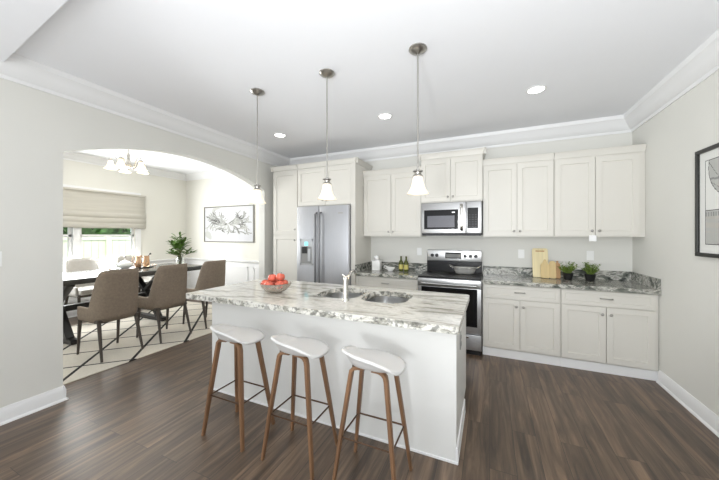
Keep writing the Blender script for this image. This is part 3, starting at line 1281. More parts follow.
def apple_thing(c, rz, label, tilt=0.0):
    a = thing('apple', label, 'apple', c, rz, 'red apples in the glass bowl')
    b = nb()
    prof = []
    for i in range(13):
        th = PI * i / 12
        r0 = .042 * (1 + .04 * math.cos(th))
        zz = -.039 * math.cos(th)
        dent = .014 * math.exp(-((math.sin(th)) / .35) ** 2) * (1 if th > PI / 2 else .5)
        prof.append((r0 * math.sin(th), zz - (dent if th > PI / 2 else -dent)))
    prof[0] = (0, prof[0][1])
    prof[-1] = (0, prof[-1][1])
    lathe(b, prof, seg=20)
    o = obj('apple_flesh', b, 'apple', a, smooth=180)
    o.rotation_euler = (tilt, tilt * .4, 0)
    b = nb()
    tube(b, [(0, 0, .018), (.001, 0, .032), (.004, .001, .044)], [.0015, .0014, .002], 6)
    o = obj('apple_stem', b, 'apple_stem', a, smooth=60)
    o.rotation_euler = (tilt, tilt * .4, 0)
    return a


ap = [((-.086, -.040, 0.086), 'red apple nearest the camera at the left of the glass bowl'),
      ((-.004, -.088, 0.082), 'red apple in the middle front of the glass bowl'),
      ((.080, -.042, 0.084), 'red apple at the right front of the glass bowl'),
      ((-.052, .052, 0.082), 'red apple at the back left of the glass bowl'),
      ((.050, .052, 0.082), 'red apple at the back right of the glass bowl'),
      ((.052, .004, 0.148), 'red apple on top of the heap in the glass bowl'),
      ((-.036, -.006, 0.136), 'red apple on the left of the heap top in the glass bowl')]
for i, (p, l) in enumerate(ap):
    apple_thing(BC + Vector(p), i * 1.1, l, .25 * math.sin(i * 2.1))

# ------------------------------------------------------------ bar stools
def make_stool():
    t = thing('bar_stool', 'x', 'bar stool', (0, 0, 0), 0, 'white and walnut bar stools at the island')
    b = nb()
    NR, NA = 12, 48
    rings = []
    cz = .722
    for i in range(NR + 1):
        u = i / NR
        ring = []
        for k in range(NA):
            an = 2 * PI * k / NA
            cs, sn = math.cos(an), math.sin(an)
            e = 2 / 2.7
            x = .180 * abs(cs) ** e * (1 if cs >= 0 else -1) * u
            y = .152 * abs(sn) ** e * (1 if sn >= 0 else -1) * u
            # low raised back wrapping the near and left side
            d_an = (an - R(-128) + PI) % (2 * PI) - PI
            hgt = max(0.0, math.cos(max(-PI / 2, min(PI / 2, d_an / 1.12)))) ** 1.1
            s_ = max(0.0, (u - .70) / .30)
            z = cz + .078 * hgt * (s_ * s_ * (3 - 2 * s_)) - .008 * (1 - u * u)
            k_an = (an - R(20) + PI) % (2 * PI) - PI
            z -= .022 * max(0.0, math.cos(k_an)) ** 2 * u ** 4
            # the raised wall leans outwards, the pan below it is smaller
            sh = 1 - .14 * hgt * (1 - s_) * u
            x *= sh
            y *= sh
            if i == 0:
                x = y = 0
            ring.append((x + .018, y - .028, z))
        rings.append(ring)
    c0 = b.verts.new(rings[0][0])
    pv = None
    for ring in rings[1:]:
        vs = [b.verts.new(p) for p in ring]
        if pv is None:
            for k in range(NA):
                b.faces.new((c0, vs[k], vs[(k + 1) % NA]))
        else:
            for k in range(NA):
                b.faces.new((pv[k], vs[k], vs[(k + 1) % NA], pv[(k + 1) % NA]))
        pv = vs
    s = obj('seat', b, 'seat_shell', t, smooth=60, solid=-.016)
    b = nb()
    box(b, -.085, .105, -.115, .06, .698, .708)
    obj('seat_mount', b, 'stool_metal', t)
    for sx, sy in ((-1, -1), (1, -1), (-1, 1), (1, 1)):
        fx, fy = sx * .19, (-.155 if sy < 0 else .155)
        tx, ty = .01 + sx * .108, (-.105 if sy < 0 else .065)
        b = nb()
        P = [Vector((fx, fy, 0)), Vector((fx + (tx - fx) * .5, fy + (ty - fy) * .5, .33)), Vector((tx, ty, .645)), Vector((tx - sx * .006, ty, .673)), Vector((tx - sx * .022, ty, .690)), Vector((tx - sx * .045, ty, .696)), Vector((tx - sx * .085, ty, .697))]
        tube(b, P, [.72, .92, 1, 1, .95, .85, .8], flat=(.0185, .012, (0, 1, 0)))
        obj('leg', b, 'walnut', t, smooth=35)
    # footrest ring
    zr = .29

    def at(sx, sy):
        f = zr / .655
        fx, fy = sx * .19, sy * .155
        tx, ty = .01 + sx * .108, (-.105 if sy < 0 else .065)
        return (fx + (tx - fx) * f, fy + (ty - fy) * f, zr)
    pts = [at(-1, -1), at(1, -1), at(1, 1), at(-1, 1)]
    for k in range(4):
        b = nb()
        tube(b, [pts[k], pts[(k + 1) % 4]], .0055, 8)
        obj('footrest_bar', b, 'stool_metal', t, smooth=60)
    return t


st = make_stool()
st.location = (-1.71, 1.622, 0)
st['label'] = 'white shell bar stool with walnut legs, farthest left along the island'
dup(st, (-1.155, 1.622, 0), 0, 'white shell bar stool with walnut legs, middle one at the island')
dup(st, (-.635, 1.622, 0), 0, 'white shell bar stool with walnut legs, nearest the island right end')

# ------------------------------------------------------------ pendants and ceiling lights
def pendant():
    t = thing('pendant_light', 'x', 'pendant light', (0, 0, H), 0, 'bell shade pendants over the island')
    b = nb()
    lathe(b, [(0, 0), (.066, 0), (.068, -.010), (.060, -.016), (.055, -.022), (.040, -.028), (.020, -.038), (.010, -.042), (0, -.043)], seg=28)
    obj('canopy', b, 'nickel', t, smooth=35)
    b = nb()
    tube(b, [(0, 0, -.04), (0, 0, -.905)], .0055, 10)
    obj('rod', b, 'nickel', t, smooth=60)
    b = nb()
    lathe(b, [(0, -.893), (.012, -.895), (.014, -.905), (.034, -.908), (.036, -.916), (.024, -.922), (.023, -.934), (.036, -.944), (.038, -.952), (.02, -.956), (0, -.956)], seg=24)
    obj('lamp_holder', b, 'nickel', t, smooth=35)
    b = nb()
    lathe(b, [(.032, -.950), (.037, -.962), (.041, -.985), (.046, -1.01), (.056, -1.040), (.070, -1.064), (.082, -1.080), (.079, -1.081), (.067, -1.066), (.053, -1.042), (.043, -1.011), (.038, -.986), (.034, -.964), (.029, -.952)], seg=32)
    obj('lamp_shade', b, 'shade_glass', t, smooth=70)
    l = bpy.data.lights.new('bulb', 'POINT')
    l.energy = 2.2
    l.color = (1, .86, .68)
    l.shadow_soft_size = .02
    o = bpy.data.objects.new('bulb', l)
    C.objects.link(o)
    o.parent = t
    o.location = (0, 0, -1.02)
    return t


p = pendant()
p.location = (-2.045, 2.16, H)
p['label'] = 'bell shade pendant light hanging above the fruit bowl, leftmost of the three'
dup(p, (-1.268, 2.155, H), 0, 'bell shade pendant light in the middle of the three, before the refrigerator')
dup(p, (-.487, 2.15, H), 0, 'bell shade pendant light nearest the microwave, largest of the three')


def can_light(loc, label):
    t = thing('recessed_light', label, 'ceiling light', loc, 0, 'recessed ceiling lights')
    b = nb()
    lathe(b, [(.088, 0), (.090, -.004), (.070, -.007), (.066, -.001), (.066, 0)], seg=32)
    obj('trim_ring', b, 'trim', t, smooth=40)
    b = nb()
    lathe(b, [(0, -.003), (.066, -.003), (.066, 0), (0, 0)], seg=32)
    obj('lens', b, 'can_lens', t)
    l = bpy.data.lights.new('downlight', 'SPOT')
    l.energy = 8
    l.spot_size = R(140)
    l.spot_blend = 1
    l.shadow_soft_size = .06
    l.color = (1, .95, .87)
    o = bpy.data.objects.new('downlight', l)
    C.objects.link(o)
    o.parent = t
    o.location = (0, 0, -.02)


can_light((-2.66, 3.24, H), 'lit round recessed ceiling light before the pantry and refrigerator')
can_light((-1.115, 3.22, H), 'lit round recessed ceiling light in front of the left wall cabinets')
can_light((.405, 3.22, H), 'lit round recessed ceiling light nearest the right wall, in front of the wall cabinets')

# chandelier
CHX, CHY = -5.20, 2.70
t = thing('chandelier', 'five arm chandelier with frosted bell shades over the dining table', 'chandelier', (CHX, CHY, DH))
b = nb()
lathe(b, [(0, 0), (.065, 0), (.065, -.012), (.03, -.03), (0, -.03)], seg=24)
obj('canopy', b, 'nickel', t, smooth=40)
b = nb()
tube(b, [(0, 0, -.02), (0, 0, -.16)], .008, 8)
obj('stem', b, 'nickel', t, smooth=60)
b = nb()
lathe(b, [(0, -.15), (.015, -.155), (.03, -.19), (.018, -.23), (.032, -.30), (.045, -.34), (.03, -.38), (.012, -.40), (.020, -.42), (.010, -.445), (0, -.455)], seg=20)
obj('centre_column', b, 'nickel', t, smooth=60)
for k in range(5):
    an = 2 * PI * k / 5 + .35
    cs, sn = math.cos(an), math.sin(an)
    b = nb()
    pr = [(.02, -.36), (.06, -.39), (.10, -.37), (.13, -.28), (.165, -.225), (.20, -.235), (.215, -.28)]
    tube(b, [(r * cs, r * sn, z) for r, z in pr], .007, 8)
    arm = obj('arm', b, 'nickel', t, smooth=60)
    b = nb()
    lathe(b, [(0, -.27), (.02, -.275), (.03, -.30), (.028, -.305), (0, -.305)], .215 * cs, .215 * sn, seg=16)
    obj('cup', b, 'nickel', arm, smooth=50)
    b = nb()
    lathe(b, [(.026, -.300), (.034, -.33), (.044, -.37), (.060, -.405), (.082, -.43), (.079, -.431), (.056, -.403), (.040, -.368), (.030, -.328), (.022, -.302)], .215 * cs, .215 * sn, seg=24)
    obj('lamp_shade', b, 'lit_shade', arm, smooth=70)
l = bpy.data.lights.new('chandelier_bulbs', 'POINT')
l.energy = 16
l.color = (1, .93, .82)
l.shadow_soft_size = .18
o = bpy.data.objects.new('chandelier_bulbs', l)
C.objects.link(o)
o.parent = t
o.location = (0, 0, -.50)

# ------------------------------------------------------------ dining room
b = nb()
rbox(b, -1.15, 1.15, -1.7, 1.7, 0, .010, .004)
rug = obj('area_rug', b, 'rug', loc=(0, 0, .001))
for v in rug.data.vertices:
    v.co.x += -4.91
    v.co.y += 2.55
tag(rug, 'cream area rug with black diamond lines under the dining table', 'rug')

TX0, TX1, TY0, TY1 = -6.00, -4.95, 1.15, 3.88
RG = .0155
t = thing('dining_table', 'long charcoal wooden trestle dining table seen through the arch', 'dining table', ((TX0 + TX1) / 2, (TY0 + TY1) / 2, RG))
hx, hy = (TX1 - TX0) / 2, (TY1 - TY0) / 2
b = nb()
rbox(b, -hx, hx, -hy, hy, .815, .858, .006)
obj('tabletop', b, 'table', t, smooth=40)
b = nb()
box(b, -hx + .03, hx - .03, -hy + .03, hy - .03, .78, .815)
obj('apron', b, 'table', t)
for sy in (-.55, .60):
    b = nb()
    for s in (-1, 1):
        tube(b, [(s * -.36, sy, .05), (s * -.10, sy, .40), (s * .38, sy, .78)], 1, flat=(.045, .035, (0, 1, 0)))
    obj('trestle', b, 'table_base', t, smooth=40)
    b = nb()
    rbox(b, -.56, .52, sy - .05, sy + .05, 0, .06, .01)
    obj('foot_bar', b, 'table_base', t)
b = nb()
box(b, -.04, .04, -.55, .60, .36, .44)
obj('stretcher', b, 'table_base', t)


def make_chair():
    t = thing('dining_chair', 'x', 'dining chair', (0, 0, 0), 0, 'taupe upholstered dining chairs at the table')
    # shell: U path, open towards +Y
    b = nb()
    n = 40
    NZ = 10
    cols = []
    for i in range(n + 1):
        s = -1 + 2 * i / n
        a = s * PI * .5
        # superellipse half: rear at y=-.25, arms run forward to y=.20
        if abs(s) > .55:
            k = (abs(s) - .55) / .45
            x = .232 * (1 if s > 0 else -1)
            y = -.06 + .245 * k
        else:
            th = s / .55 * PI / 2
            e = .62
            x = .232 * abs(math.sin(th)) ** e * (1 if th > 0 else -1)
            y = -.06 - .19 * abs(math.cos(th)) ** e
        f = max(0.0, min(1.0, (.21 - y) / .42))
        g_ = max(0.0, min(1.0, (f - .58) / .40))
        zt = .585 + .440 * (g_ * g_ * (3 - 2 * g_)) ** 1.15
        col = []
        for j in range(NZ + 1):
            v = j / NZ
            z = .425 + (zt - .425) * v
            q = (z - .425) / .6
            xx = x * (1 + .04 * q - .10 * q * q * (f ** 2))
            yy = y - .055 * q * f - (.0)
            if z < .47:
                g = (z - .425) / .045
                xx *= .94 + .06 * g
                yy = yy + .012 * (1 - g)
            col.append(b.verts.new((xx, yy, z)))
        cols.append(col)
    for p, q in zip(cols[:-1], cols[1:]):
        for j in range(NZ):
            b.faces.new((p[j], q[j], q[j + 1], p[j + 1]))
    obj('backrest', b, 'taupe', t, smooth=60, solid=-.028)
    b = nb()
    rbox(b, -.205, .205, -.20, .275, .455, .540, .025, 3)
    obj('seat', b, 'cream_fabric', t, smooth=50)
    b = nb()
    rbox(b, -.215, .215, -.215, .235, .415, .455, .01)
    obj('seat_base', b, 'chair_leg', t)
    for sx in (-1, 1):
        b = nb()
        tube(b, [(sx * .20, .20, .43), (sx * .205, .24, 0)], [.022, .013], 8)
        obj('leg', b, 'chair_leg', t, smooth=50)
        b = nb()
        tube(b, [(sx * .19, -.19, .43), (sx * .212, -.30, 0)], [.022, .013], 8)
        obj('leg', b, 'chair_leg', t, smooth=50)
    return t


ch = make_chair()
ch.location = (-4.29, 2.02, RG)
ch.rotation_euler = (0, 0, R(90))
ch['label'] = 'taupe upholstered dining chair beside the arch left edge, nearest the camera'
dup(ch, (-4.27, 2.655, RG), R(90), 'taupe upholstered dining chair in the middle of the near side of the table')
dup(ch, (-4.27, 3.33, RG), R(90), 'taupe upholstered dining chair at the table end near the island corner')
dup(ch, (-6.28, 2.65, RG), R(-90), 'dining chair at the far side of the table below the window mullion')
dup(ch, (-6.28, 3.38, RG), R(-90), 'dining chair at the far side of the table behind the pitchers')

for c_ in [o_ for o_ in bpy.data.objects if o_.get('label', '').startswith('dining chair at the far side')]:
    c_['label'] = c_['label'].replace('dining chair', 'pale grey dining chair')
    c_['group'] = 'pale dining chairs at the window side'
    for k_ in kids(c_):
        if k_.name.split('.')[0] in ('backrest', 'seat'):
            k_.material_slots[0].link = 'OBJECT'
            k_.material_slots[0].material = M['pale_fabric']
TZ = RG + .858
# tray and tableware
TC = Vector((-5.66, 3.00, TZ))
t = thing('serving_tray', 'dark oval serving tray in the middle of the dining table', 'tray', TC)
b = nb()
sec = [(.14, .30, 0), (.165, .34, .004), (.175, .35, .018), (.17, .345, .019), (.155, .33, .008), (.1, .2, .007)]
rings = [[b.verts.new((a * math.cos(2 * PI * i / 40), c * math.sin(2 * PI * i / 40), z)) for i in range(40)] for a, c, z in sec]
for p, q in zip(rings[:-1], rings[1:]):
    for i in range(40):
        b.faces.new((p[i], p[(i + 1) % 40], q[(i + 1) % 40], q[i]))
b.faces.new(rings[0][::-1])
b.faces.new(rings[-1])
obj('tray_body', b, 'tray', t, smooth=50)
for s in (-1, 1):
    b = nb()
    tube(b, [(-.05, s * .34, .016), (-.04, s * .375, .03), (.04, s * .375, .03), (.05, s * .34, .016)], .006, 8)
    obj('handle', b, 'copper', t, smooth=60)

t = thing('teapot', 'white teapot with tall lid knob at the left of the tray', 'teapot', TC + Vector((0, -.11, .008)))
b = nb()
lathe(b, [(0, 0), (.05, 0), (.085, .02), (.100, .055), (.092, .09), (.06, .115), (.045, .12)], seg=28)
obj('pot_body', b, 'porcelain', t, smooth=70)
b = nb()
lathe(b, [(.048, .119), (.04, .13), (.015, .14), (.008, .15), (.007, .175), (.010, .18)], seg=20)
obj('lid', b, 'porcelain', t, smooth=60)
b = nb()
lathe(b, [(.006, .178), (.016, .192), (.016, .205), (.008, .218), (0, .22)], seg=16)
obj('lid_knob', b, 'nickel', t, smooth=60)
b = nb()
tube(b, [(0, -.085, .045), (0, -.12, .06), (0, -.135, .09), (0, -.155, .11)], [.018, .013, .010, .009], 10)
obj('spout', b, 'porcelain', t, smooth=60)
b = nb()
tube(b, [(0, .09, .09), (0, .13, .09), (0, .14, .06), (0, .095, .035)], .007, 8)
obj('handle', b, 'porcelain', t, smooth=60)

for (dy, dx, h, r, m_, lab) in ((.075, .03, .20, .045, 'copper', 'pale copper pitcher with looped handle beside the teapot'),
                                (.235, -.02, .19, .052, 'amber_glass', 'amber glass pitcher with dark stopper at the right of the tray')):
    t = thing('pitcher', lab, 'pitcher', TC + Vector((dx, dy, .009)), R(0), 'pitchers on the dining tray')
    b = nb()
    lathe(b, [(0, 0), (r * .9, 0), (r, .01), (r * 1.02, h * .5), (r * .85, h * .8), (r * .9, h), (r * .84, h), (r * .79, h * .8), (r * .93, h * .5), (r * .9, .014), (0, .012)], seg=24)
    obj('pitcher_body', b, m_, t, smooth=60)
    b = nb()
    tube(b, [(0, -r * .9, h * .85), (0, -r * 1.9, h * .95), (0, -r * 2.1, h * .6), (0, -r * 1.0, h * .3)], .006, 8)
    obj('handle', b, 'copper', t, smooth=60)
    b = nb()
    if m_ == 'copper':
        prism(b, [(-.012, h - .02), (.012, h - .02), (.0, h + .01)], 'Y', r * .8, r * 1.3)
        obj('spout', b, 'copper', t)
    else:
        tube(b, [(0, r * .3, h - .02), (0, r * 1.2, h + .03)], [.006, .006], 8)
        sphere(b, (0, r * 1.35, h + .035), .016)
        obj('stopper', b, 'black', t, smooth=60)
t = thing('drinking_glass', 'small clear glass on the tray left of the teapot', 'glass', TC + Vector((.06, -.26, .0095)), 0)
b = nb()
lathe(b, [(0, 0), (.028, 0), (.034, .09), (.031, .09), (.026, .006), (0, .006)], seg=20)
obj('glass_body', b, 'clear_glass', t, smooth=50)

# plant in vase
PV = Vector((-5.50, 3.74, TZ))
t = thing('potted_plant', 'leafy green plant in a glass vase at the right end of the dining table', 'plant', PV)
b = nb()
lathe(b, [(0, 0), (.055, 0), (.065, .02), (.07, .08), (.05, .13), (.042, .15), (.038, .15), (.046, .128), (.064, .08), (.058, .022), (0, .01)], seg=24)
obj('vase', b, 'clear_glass', t, smooth=60)
random.seed(11)
bl = nb()
bs = nb()


def leaf(b, base, d, L_, wd):
    d = d.normalized()
    s = d.cross(Vector((0, 0, 1)))
    if s.length < .1:
        s = Vector((1, 0, 0))
    s.normalize()
    up = s.cross(d)
    pts = [(0, 0, 0), (.25, .8, .03), (.55, 1, .05), (.8, .55, .03), (1, 0, -.06)]
    L1 = [b.verts.new(base + d * (L_ * u) + s * (wd * v) + up * (L_ * w_)) for u, v, w_ in pts]
    R1 = [b.verts.new(base + d * (L_ * u) - s * (wd * v) + up * (L_ * w_)) for u, v, w_ in pts[1:4]]
    Cn = [b.verts.new(base + d * (L_ * u) + up * (L_ * (w_ - .05))) for u, v, w_ in pts[1:4]]
    A = [L1[0], L1[1], L1[2], L1[3], L1[4]]
    for q in ((L1[0], L1[1], Cn[0]), (L1[0], Cn[0], R1[0]), (L1[1], L1[2], Cn[1], Cn[0]), (Cn[0], Cn[1], R1[1], R1[0]), (L1[2], L1[3], Cn[2], Cn[1]), (Cn[1], Cn[2], R1[2], R1[1]), (L1[3], L1[4], Cn[2]), (Cn[2], L1[4], R1[2])):
        b.faces.new(q)


for k in range(18):
    an = 2 * PI * k / 18 * 5 + random.random() * .6
    low = k % 3 == 0
    spread = (.16 + .08 * random.random()) if low else (.03 + .17 * random.random())
    hh = (.20 + .08 * random.random()) if low else (.36 + .28 * random.random() * (1 - spread * 2.2))
    P = [Vector((.01 * math.cos(an), .01 * math.sin(an), .02)), Vector((spread * .25 * math.cos(an), spread * .25 * math.sin(an), .15 + .35 * (hh - .15))), Vector((spread * math.cos(an), spread * math.sin(an), hh))]
    tube(bs, P, [.005, .004, .002], 6)
    for j in range(14):
        f = j / 13
        base = P[1].lerp(P[2], .25 + .78 * f)
        la = random.random() * 2 * PI
        d = Vector((math.cos(la), math.sin(la), .1 + .7 * random.random()))
        leaf(bl, base, d, .09 + .05 * random.random(), .020)
obj('stem', bs, 'stem', t, smooth=60)
obj('foliage', bl, 'leaf', t)


# ------------------------------------------------------------ pictures
def picture(name, label, loc, rz, wd, ht, fw, fm, mw, fn, mats, nx, ny, group=None):
    """framed picture facing local -Y, centred"""
    t = thing(name, label, 'picture', loc, rz)
    b = nb()
    for (a, c, za, zb) in ((-wd / 2, wd / 2, ht / 2 - fw, ht / 2), (-wd / 2, wd / 2, -ht / 2, -ht / 2 + fw), (-wd / 2, -wd / 2 + fw, -ht / 2 + fw, ht / 2 - fw), (wd / 2 - fw, wd / 2, -ht / 2 + fw, ht / 2 - fw)):
        box(b, a, c, -.028, 0, za, zb)
    obj('frame', b, fm, t, bevel=.003)
    b = nb()
    box(b, -wd / 2 + fw, wd / 2 - fw, -.012, -.002, -ht / 2 + fw, ht / 2 - fw)
    obj('mat_board', b, 'mat_board', t)
    pw, ph = wd - 2 * fw - 2 * mw, ht - 2 * fw - 2 * mw
    b = nb()
    V = [[b.verts.new((-pw / 2 + pw * i / nx, -.013, -ph / 2 + ph * j / ny)) for i in range(nx + 1)] for j in range(ny + 1)]
    for j in range(ny):
        for i in range(nx):
            f = b.faces.new((V[j][i], V[j][i + 1], V[j + 1][i + 1], V[j + 1][i]))
            f.material_index = fn((i + .5) / nx, (j + .5) / ny)
    obj('print', b, mats, t)
    return t


random.seed(21)
strokes = []


def branch(x, y, a, L_, wd, dep):
    n = 7
    for i in range(n):
        x2 = x + math.cos(a) * L_ / n
        y2 = y + math.sin(a) * L_ / n * 1.3
        strokes.append((x, y, x2, y2, wd))
        x, y = x2, y2
        a += random.uniform(-.28, .28)
        if dep > 0 and random.random() < .42:
            branch(x, y, a + random.choice((-1, 1)) * random.uniform(.5, 1.1), L_ * .55, wd * .7, dep - 1)


for x, y, a, L_ in ((.46, .48, 2.9, .30), (.48, .50, 2.6, .26), (.45, .52, 3.1, .30), (.46, .50, 3.6, .26), (.55, .50, .1, .30), (.52, .52, .7, .22), (.55, .48, -.3, .28), (.42, .55, 2.2, .22), (.50, .45, -1.2, .16), (.38, .60, 2.8, .24), (.60, .55, .3, .22), (.44, .42, 4.0, .14)):
    branch(x, y, a, L_, .0058, 2)


def ink(u, v):
    best = 9
    for (x0, y0, x1, y1, wd) in strokes:
        dx, dy = x1 - x0, y1 - y0
        L2 = dx * dx + dy * dy
        tt = max(0, min(1, ((u - x0) * dx + (v - y0) * dy) / L2))
        dd_ = math.hypot((u - x0 - dx * tt), (v - y0 - dy * tt) * .75) / wd
        if dd_ < best:
            best = dd_
            if best < .5:
                break
    n = noise.noise(Vector((u * 7, v * 6, 8)))
    if best < .7:
        return 1 if n > .05 else 2
    if best < 1.8:
        return 2 if n > -.1 else 3
    if best < 4:
        return 3
    n = noise.noise(Vector((u * 3.2, v * 2.4, 3)))
    return 3 if n > .42 else 0


picture('framed_picture', 'grey framed ink branch print on the dining room wall', (-5.335, DY - .002, 1.692), 0, 1.52, .81, .022, 'grey_frame', .006, ink, ['paper', 'ink_d', 'ink_m', 'ink_l'], 150, 90)


def balloon(u, v):
    # large pale round balloon above a low arcade wall and sand
    if u < .014 or u > .986 or v < .010 or v > .990:
        return 1
    du, dv = (u - .53) * .785, (v - .90)
    rr_ = math.hypot(du, dv)
    if rr_ < .36:
        if rr_ > .352:
            return 1
        g = abs(math.sin(math.atan2(du, dv + .35) * 9))
        if g < .06:
            return 1
        return 2 if abs(dv + .16 + .1 * du) < .012 else 3
    if .40 < v < .408:
        return 1
    if .33 < v <= .40:
        return 2 if (abs(math.sin(u * 60)) > .75 and v < .385) else 3
    if .14 < v <= .33:
        return 4 if math.sin(v * 60 + 3 * u) > -.2 else 3
    if v <= .14:
        return 3
    return 0


# right wall picture: local -Y must face -X  -> rotate -90
picture('framed_picture', 'black framed balloon print on the right kitchen wall', (XR - .001, 2.882, 1.702), R(-90), .695, .833, .030, 'black_frame', .065, balloon, ['mat_board', 'ink_d', 'ink_m', 'ink_l', 'ink_s'], 90, 120)

# ------------------------------------------------------------ small things on the worktops
WT = .9145
t = thing('tissue_box', 'white square tissue box with tissue on the left worktop', 'tissue box', (-1.585, 4.20, WT), R(4))
b = nb()
rbox(b, -.062, .062, -.062, .062, 0, .150, .006)
obj('box_cover', b, 'porcelain', t, smooth=40)
b = nb()
random.seed(2)
t_ = bmesh.new()
bmesh.ops.create_icosphere(t_, subdivisions=3, radius=.034)
for v in t_.verts:
    k = 1 + .35 * noise.noise(v.co * 40) + .25 * (v.co.z > 0)
    v.co = v.co * k
merge(b, t_, Matrix.Translation((0, 0, .178)))
obj('tissue', b, 'tissue', t, smooth=60)

t = thing('gravy_boat', 'small white gravy boat beside the tissue box', 'gravy boat', (-1.36, 4.17, WT))
b = nb()
rings = []
for a, c, z in ((.035, .025, 0), (.038, .028, .006), (.062, .04, .03), (.075, .045, .055), (.072, .042, .055), (.058, .036, .03), (.03, .02, .012)):
    ring = []
    for i in range(28):
        an = 2 * PI * i / 28
        lift = (.022 * max(0, -math.cos(an)) ** 3 if z > .05 else 0)
        ring.append(b.verts.new((a * math.cos(an), c * math.sin(an), z + lift)))
    rings.append(ring)
for p_, q in zip(rings[:-1], rings[1:]):
    for i in range(28):
        b.faces.new((p_[i], p_[(i + 1) % 28], q[(i + 1) % 28], q[i]))
b.faces.new(rings[0][::-1])
b.faces.new(rings[-1])
obj('boat_body', b, 'porcelain', t, smooth=60)
b = nb()
tube(b, [(-.068, 0, .07), (-.095, 0, .075), (-.10, 0, .045), (-.06, 0, .025)], .006, 8)
obj('handle', b, 'porcelain', t, smooth=60)


def bottle(loc, label, s=1.0):
    t = thing('oil_bottle', label, 'bottle', loc, 0, 'oil bottles left of the range')
    b = nb()
    lathe(b, [(0, 0), (.030, 0), (.033, .006), (.033, .12), (.028, .145), (.014, .165), (.012, .20), (0, .20)], seg=20)
    obj('bottle_glass', b, 'oil', t, smooth=50)
    b = nb()
    lathe(b, [(.0335, .03), (.0338, .03), (.0338, .10), (.0335, .10)], seg=20)
    obj('bottle_label', b, 'oil_label', t, smooth=50)
    b = nb()
    lathe(b, [(0, .198), (.013, .198), (.013, .222), (0, .224)], seg=14)
    obj('cap', b, 'oil', t, smooth=40)


bottle((-1.208, 4.22, WT), 'olive green oil bottle with yellow label, the left one of the pair')
bottle((-1.125, 4.20, WT), 'olive green oil bottle with yellow label, the right one beside the range')


def board(loc, w_, h_, th, m, lean, label, handle=0, hole=False, rz=0):
    t = thing('cutting_board', label, 'cutting board', loc, rz)
    b = nb()
    poly = [(-w_ / 2 + .01, 0), (w_ / 2 - .01, 0), (w_ / 2, .012), (w_ / 2, h_ - .02)]
    if handle:
        poly += [(w_ / 2 - .02, h_), (.016, h_ + .012), (.012, h_ + handle - .01), (0, h_ + handle), (-.012, h_ + handle - .01), (-.016, h_ + .012), (-w_ / 2 + .02, h_)]
    else:
        poly += [(w_ / 2 - .015, h_), (-w_ / 2 + .015, h_)]
    poly += [(-w_ / 2, h_ - .02), (-w_ / 2, .012)]
    q = bmesh.new()
    prism(q, poly, 'Y', 0, th)
    merge(b, q, Matrix.Rotation(-lean, 4, 'X'))
    obj('board_body', b, m, t, bevel=.002)
    if hole:
        b = nb()
        q = bmesh.new()
        box(q, -w_ * .28, w_ * .28, -.001, .002, h_ - .045, h_ - .030)
        merge(b, q, Matrix.Rotation(-lean, 4, 'X'))
        obj('handle_slot', b, 'board_dark', t)


board((.590, 4.28, WT + .004), .175, .375, .018, 'board_light', .26, 'tall pale maple cutting board leaning on the wall', hole=True)
board((.632, 4.235, WT + .004), .095, .185, .016, 'board_mid', .20, 'narrow bamboo cutting board with upright handle before the tall board', handle=.05)
board((.712, 4.24, WT + .004), .070, .215, .016, 'board_mid', .22, 'slim honey coloured cutting board right of the bamboo one')
board((.768, 4.26, WT + .004), .055, .20, .016, 'board_dark', .24, 'darker acacia cutting board beside the left herb pot', handle=.02)


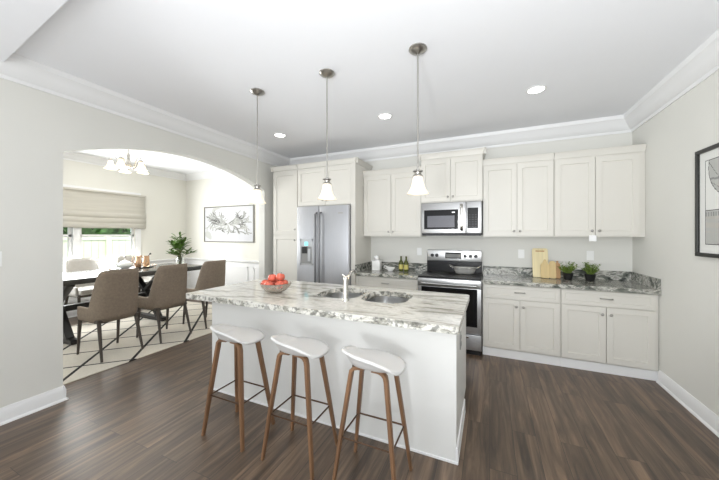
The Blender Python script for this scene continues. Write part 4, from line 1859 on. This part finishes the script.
def herb(loc, label, seed, s=1.0):
    random.seed(seed)
    t = thing('potted_herb', label, 'plant', loc, 0, 'small herb plants in black pots')
    b = nb()
    lathe(b, [(0, 0), (.038, 0), (.042, .008), (.055, .075), (.057, .082), (.052, .082), (.048, .068), (0, .068)], seg=24)
    obj('pot', b, 'pot', t, smooth=50)
    b = nb()
    lathe(b, [(0, .0705), (.047, .0705), (.046, .066), (0, .066)], seg=20)
    obj('soil', b, 'soil', t)
    b = nb()
    for k in range(46):
        an = random.random() * 2 * PI
        r0 = .03 * random.random()
        sp = .02 + .065 * random.random() * s
        hh = .05 + .085 * random.random()
        P0 = Vector((r0 * math.cos(an), r0 * math.sin(an), .068))
        P1 = Vector(((r0 + sp) * math.cos(an), (r0 + sp) * math.sin(an), .072 + hh))
        tube(b, [P0, P0.lerp(P1, .5) + Vector((0, 0, .01)), P1], [.0016, .0013, .001], 5)
        for j in range(6):
            c = P0.lerp(P1, .4 + .12 * j)
            la = random.random() * 2 * PI
            leaf(b, c, Vector((math.cos(la), math.sin(la), .5)), .024 + .012 * random.random(), .007)
    obj('foliage', b, 'herb', t)


herb((.862, 4.23, WT), 'leafy herb in a black pot beside the cutting boards', 7, 1.0)
herb((1.075, 4.22, WT), 'wide leafy herb in a black pot, the one farther right', 9, 1.45)


def outlet(loc, label):
    t = thing('outlet', label, 'outlet', loc, 0, 'outlets above the right worktop')
    b = nb()
    rbox(b, -.036, .036, -.006, 0, -.058, .058, .002)
    obj('cover_plate', b, 'white_plastic', t)
    b = nb()
    box(b, -.016, .016, -.008, -.005, .010, .036)
    box(b, -.016, .016, -.008, -.005, -.036, -.010)
    obj('socket', b, 'white_plastic', t)


outlet((.385, W, 1.20), 'white wall outlet above the backsplash left of the cutting boards')
outlet((1.13, W, 1.20), 'white wall outlet above the backsplash behind the right herb pot')
outlet((-.98, W, 1.20), 'white wall outlet above the backsplash just left of the range')

t = thing('paper_tag', 'small white paper tag hanging from the right wall cabinet knob', 'tag', (1.062, YU - .026, 1.50))
b = nb()
rbox(b, -.034, .034, -.001, .001, -.118, -.050, .0008, 1)
obj('tag_card', b, 'tag', t)
b = nb()
tube(b, [(-.004, 0, 0), (-.010, -.002, -.02), (0, 0, -.05), (.006, -.002, -.02), (.0, .0, 0)], .0012, 6)
obj('string', b, 'tag', t)

t = thing('light_switch', 'white light switch plate on the left wall before the arch', 'light switch', (XL, .885, 1.27), 0)
b = nb()
rbox(b, 0, .006, -.036, .036, -.058, .058, .002)
obj('cover_plate', b, 'white_plastic', t)
b = nb()
box(b, .005, .010, -.012, .012, -.030, .030)
obj('rocker', b, 'white_plastic', t)
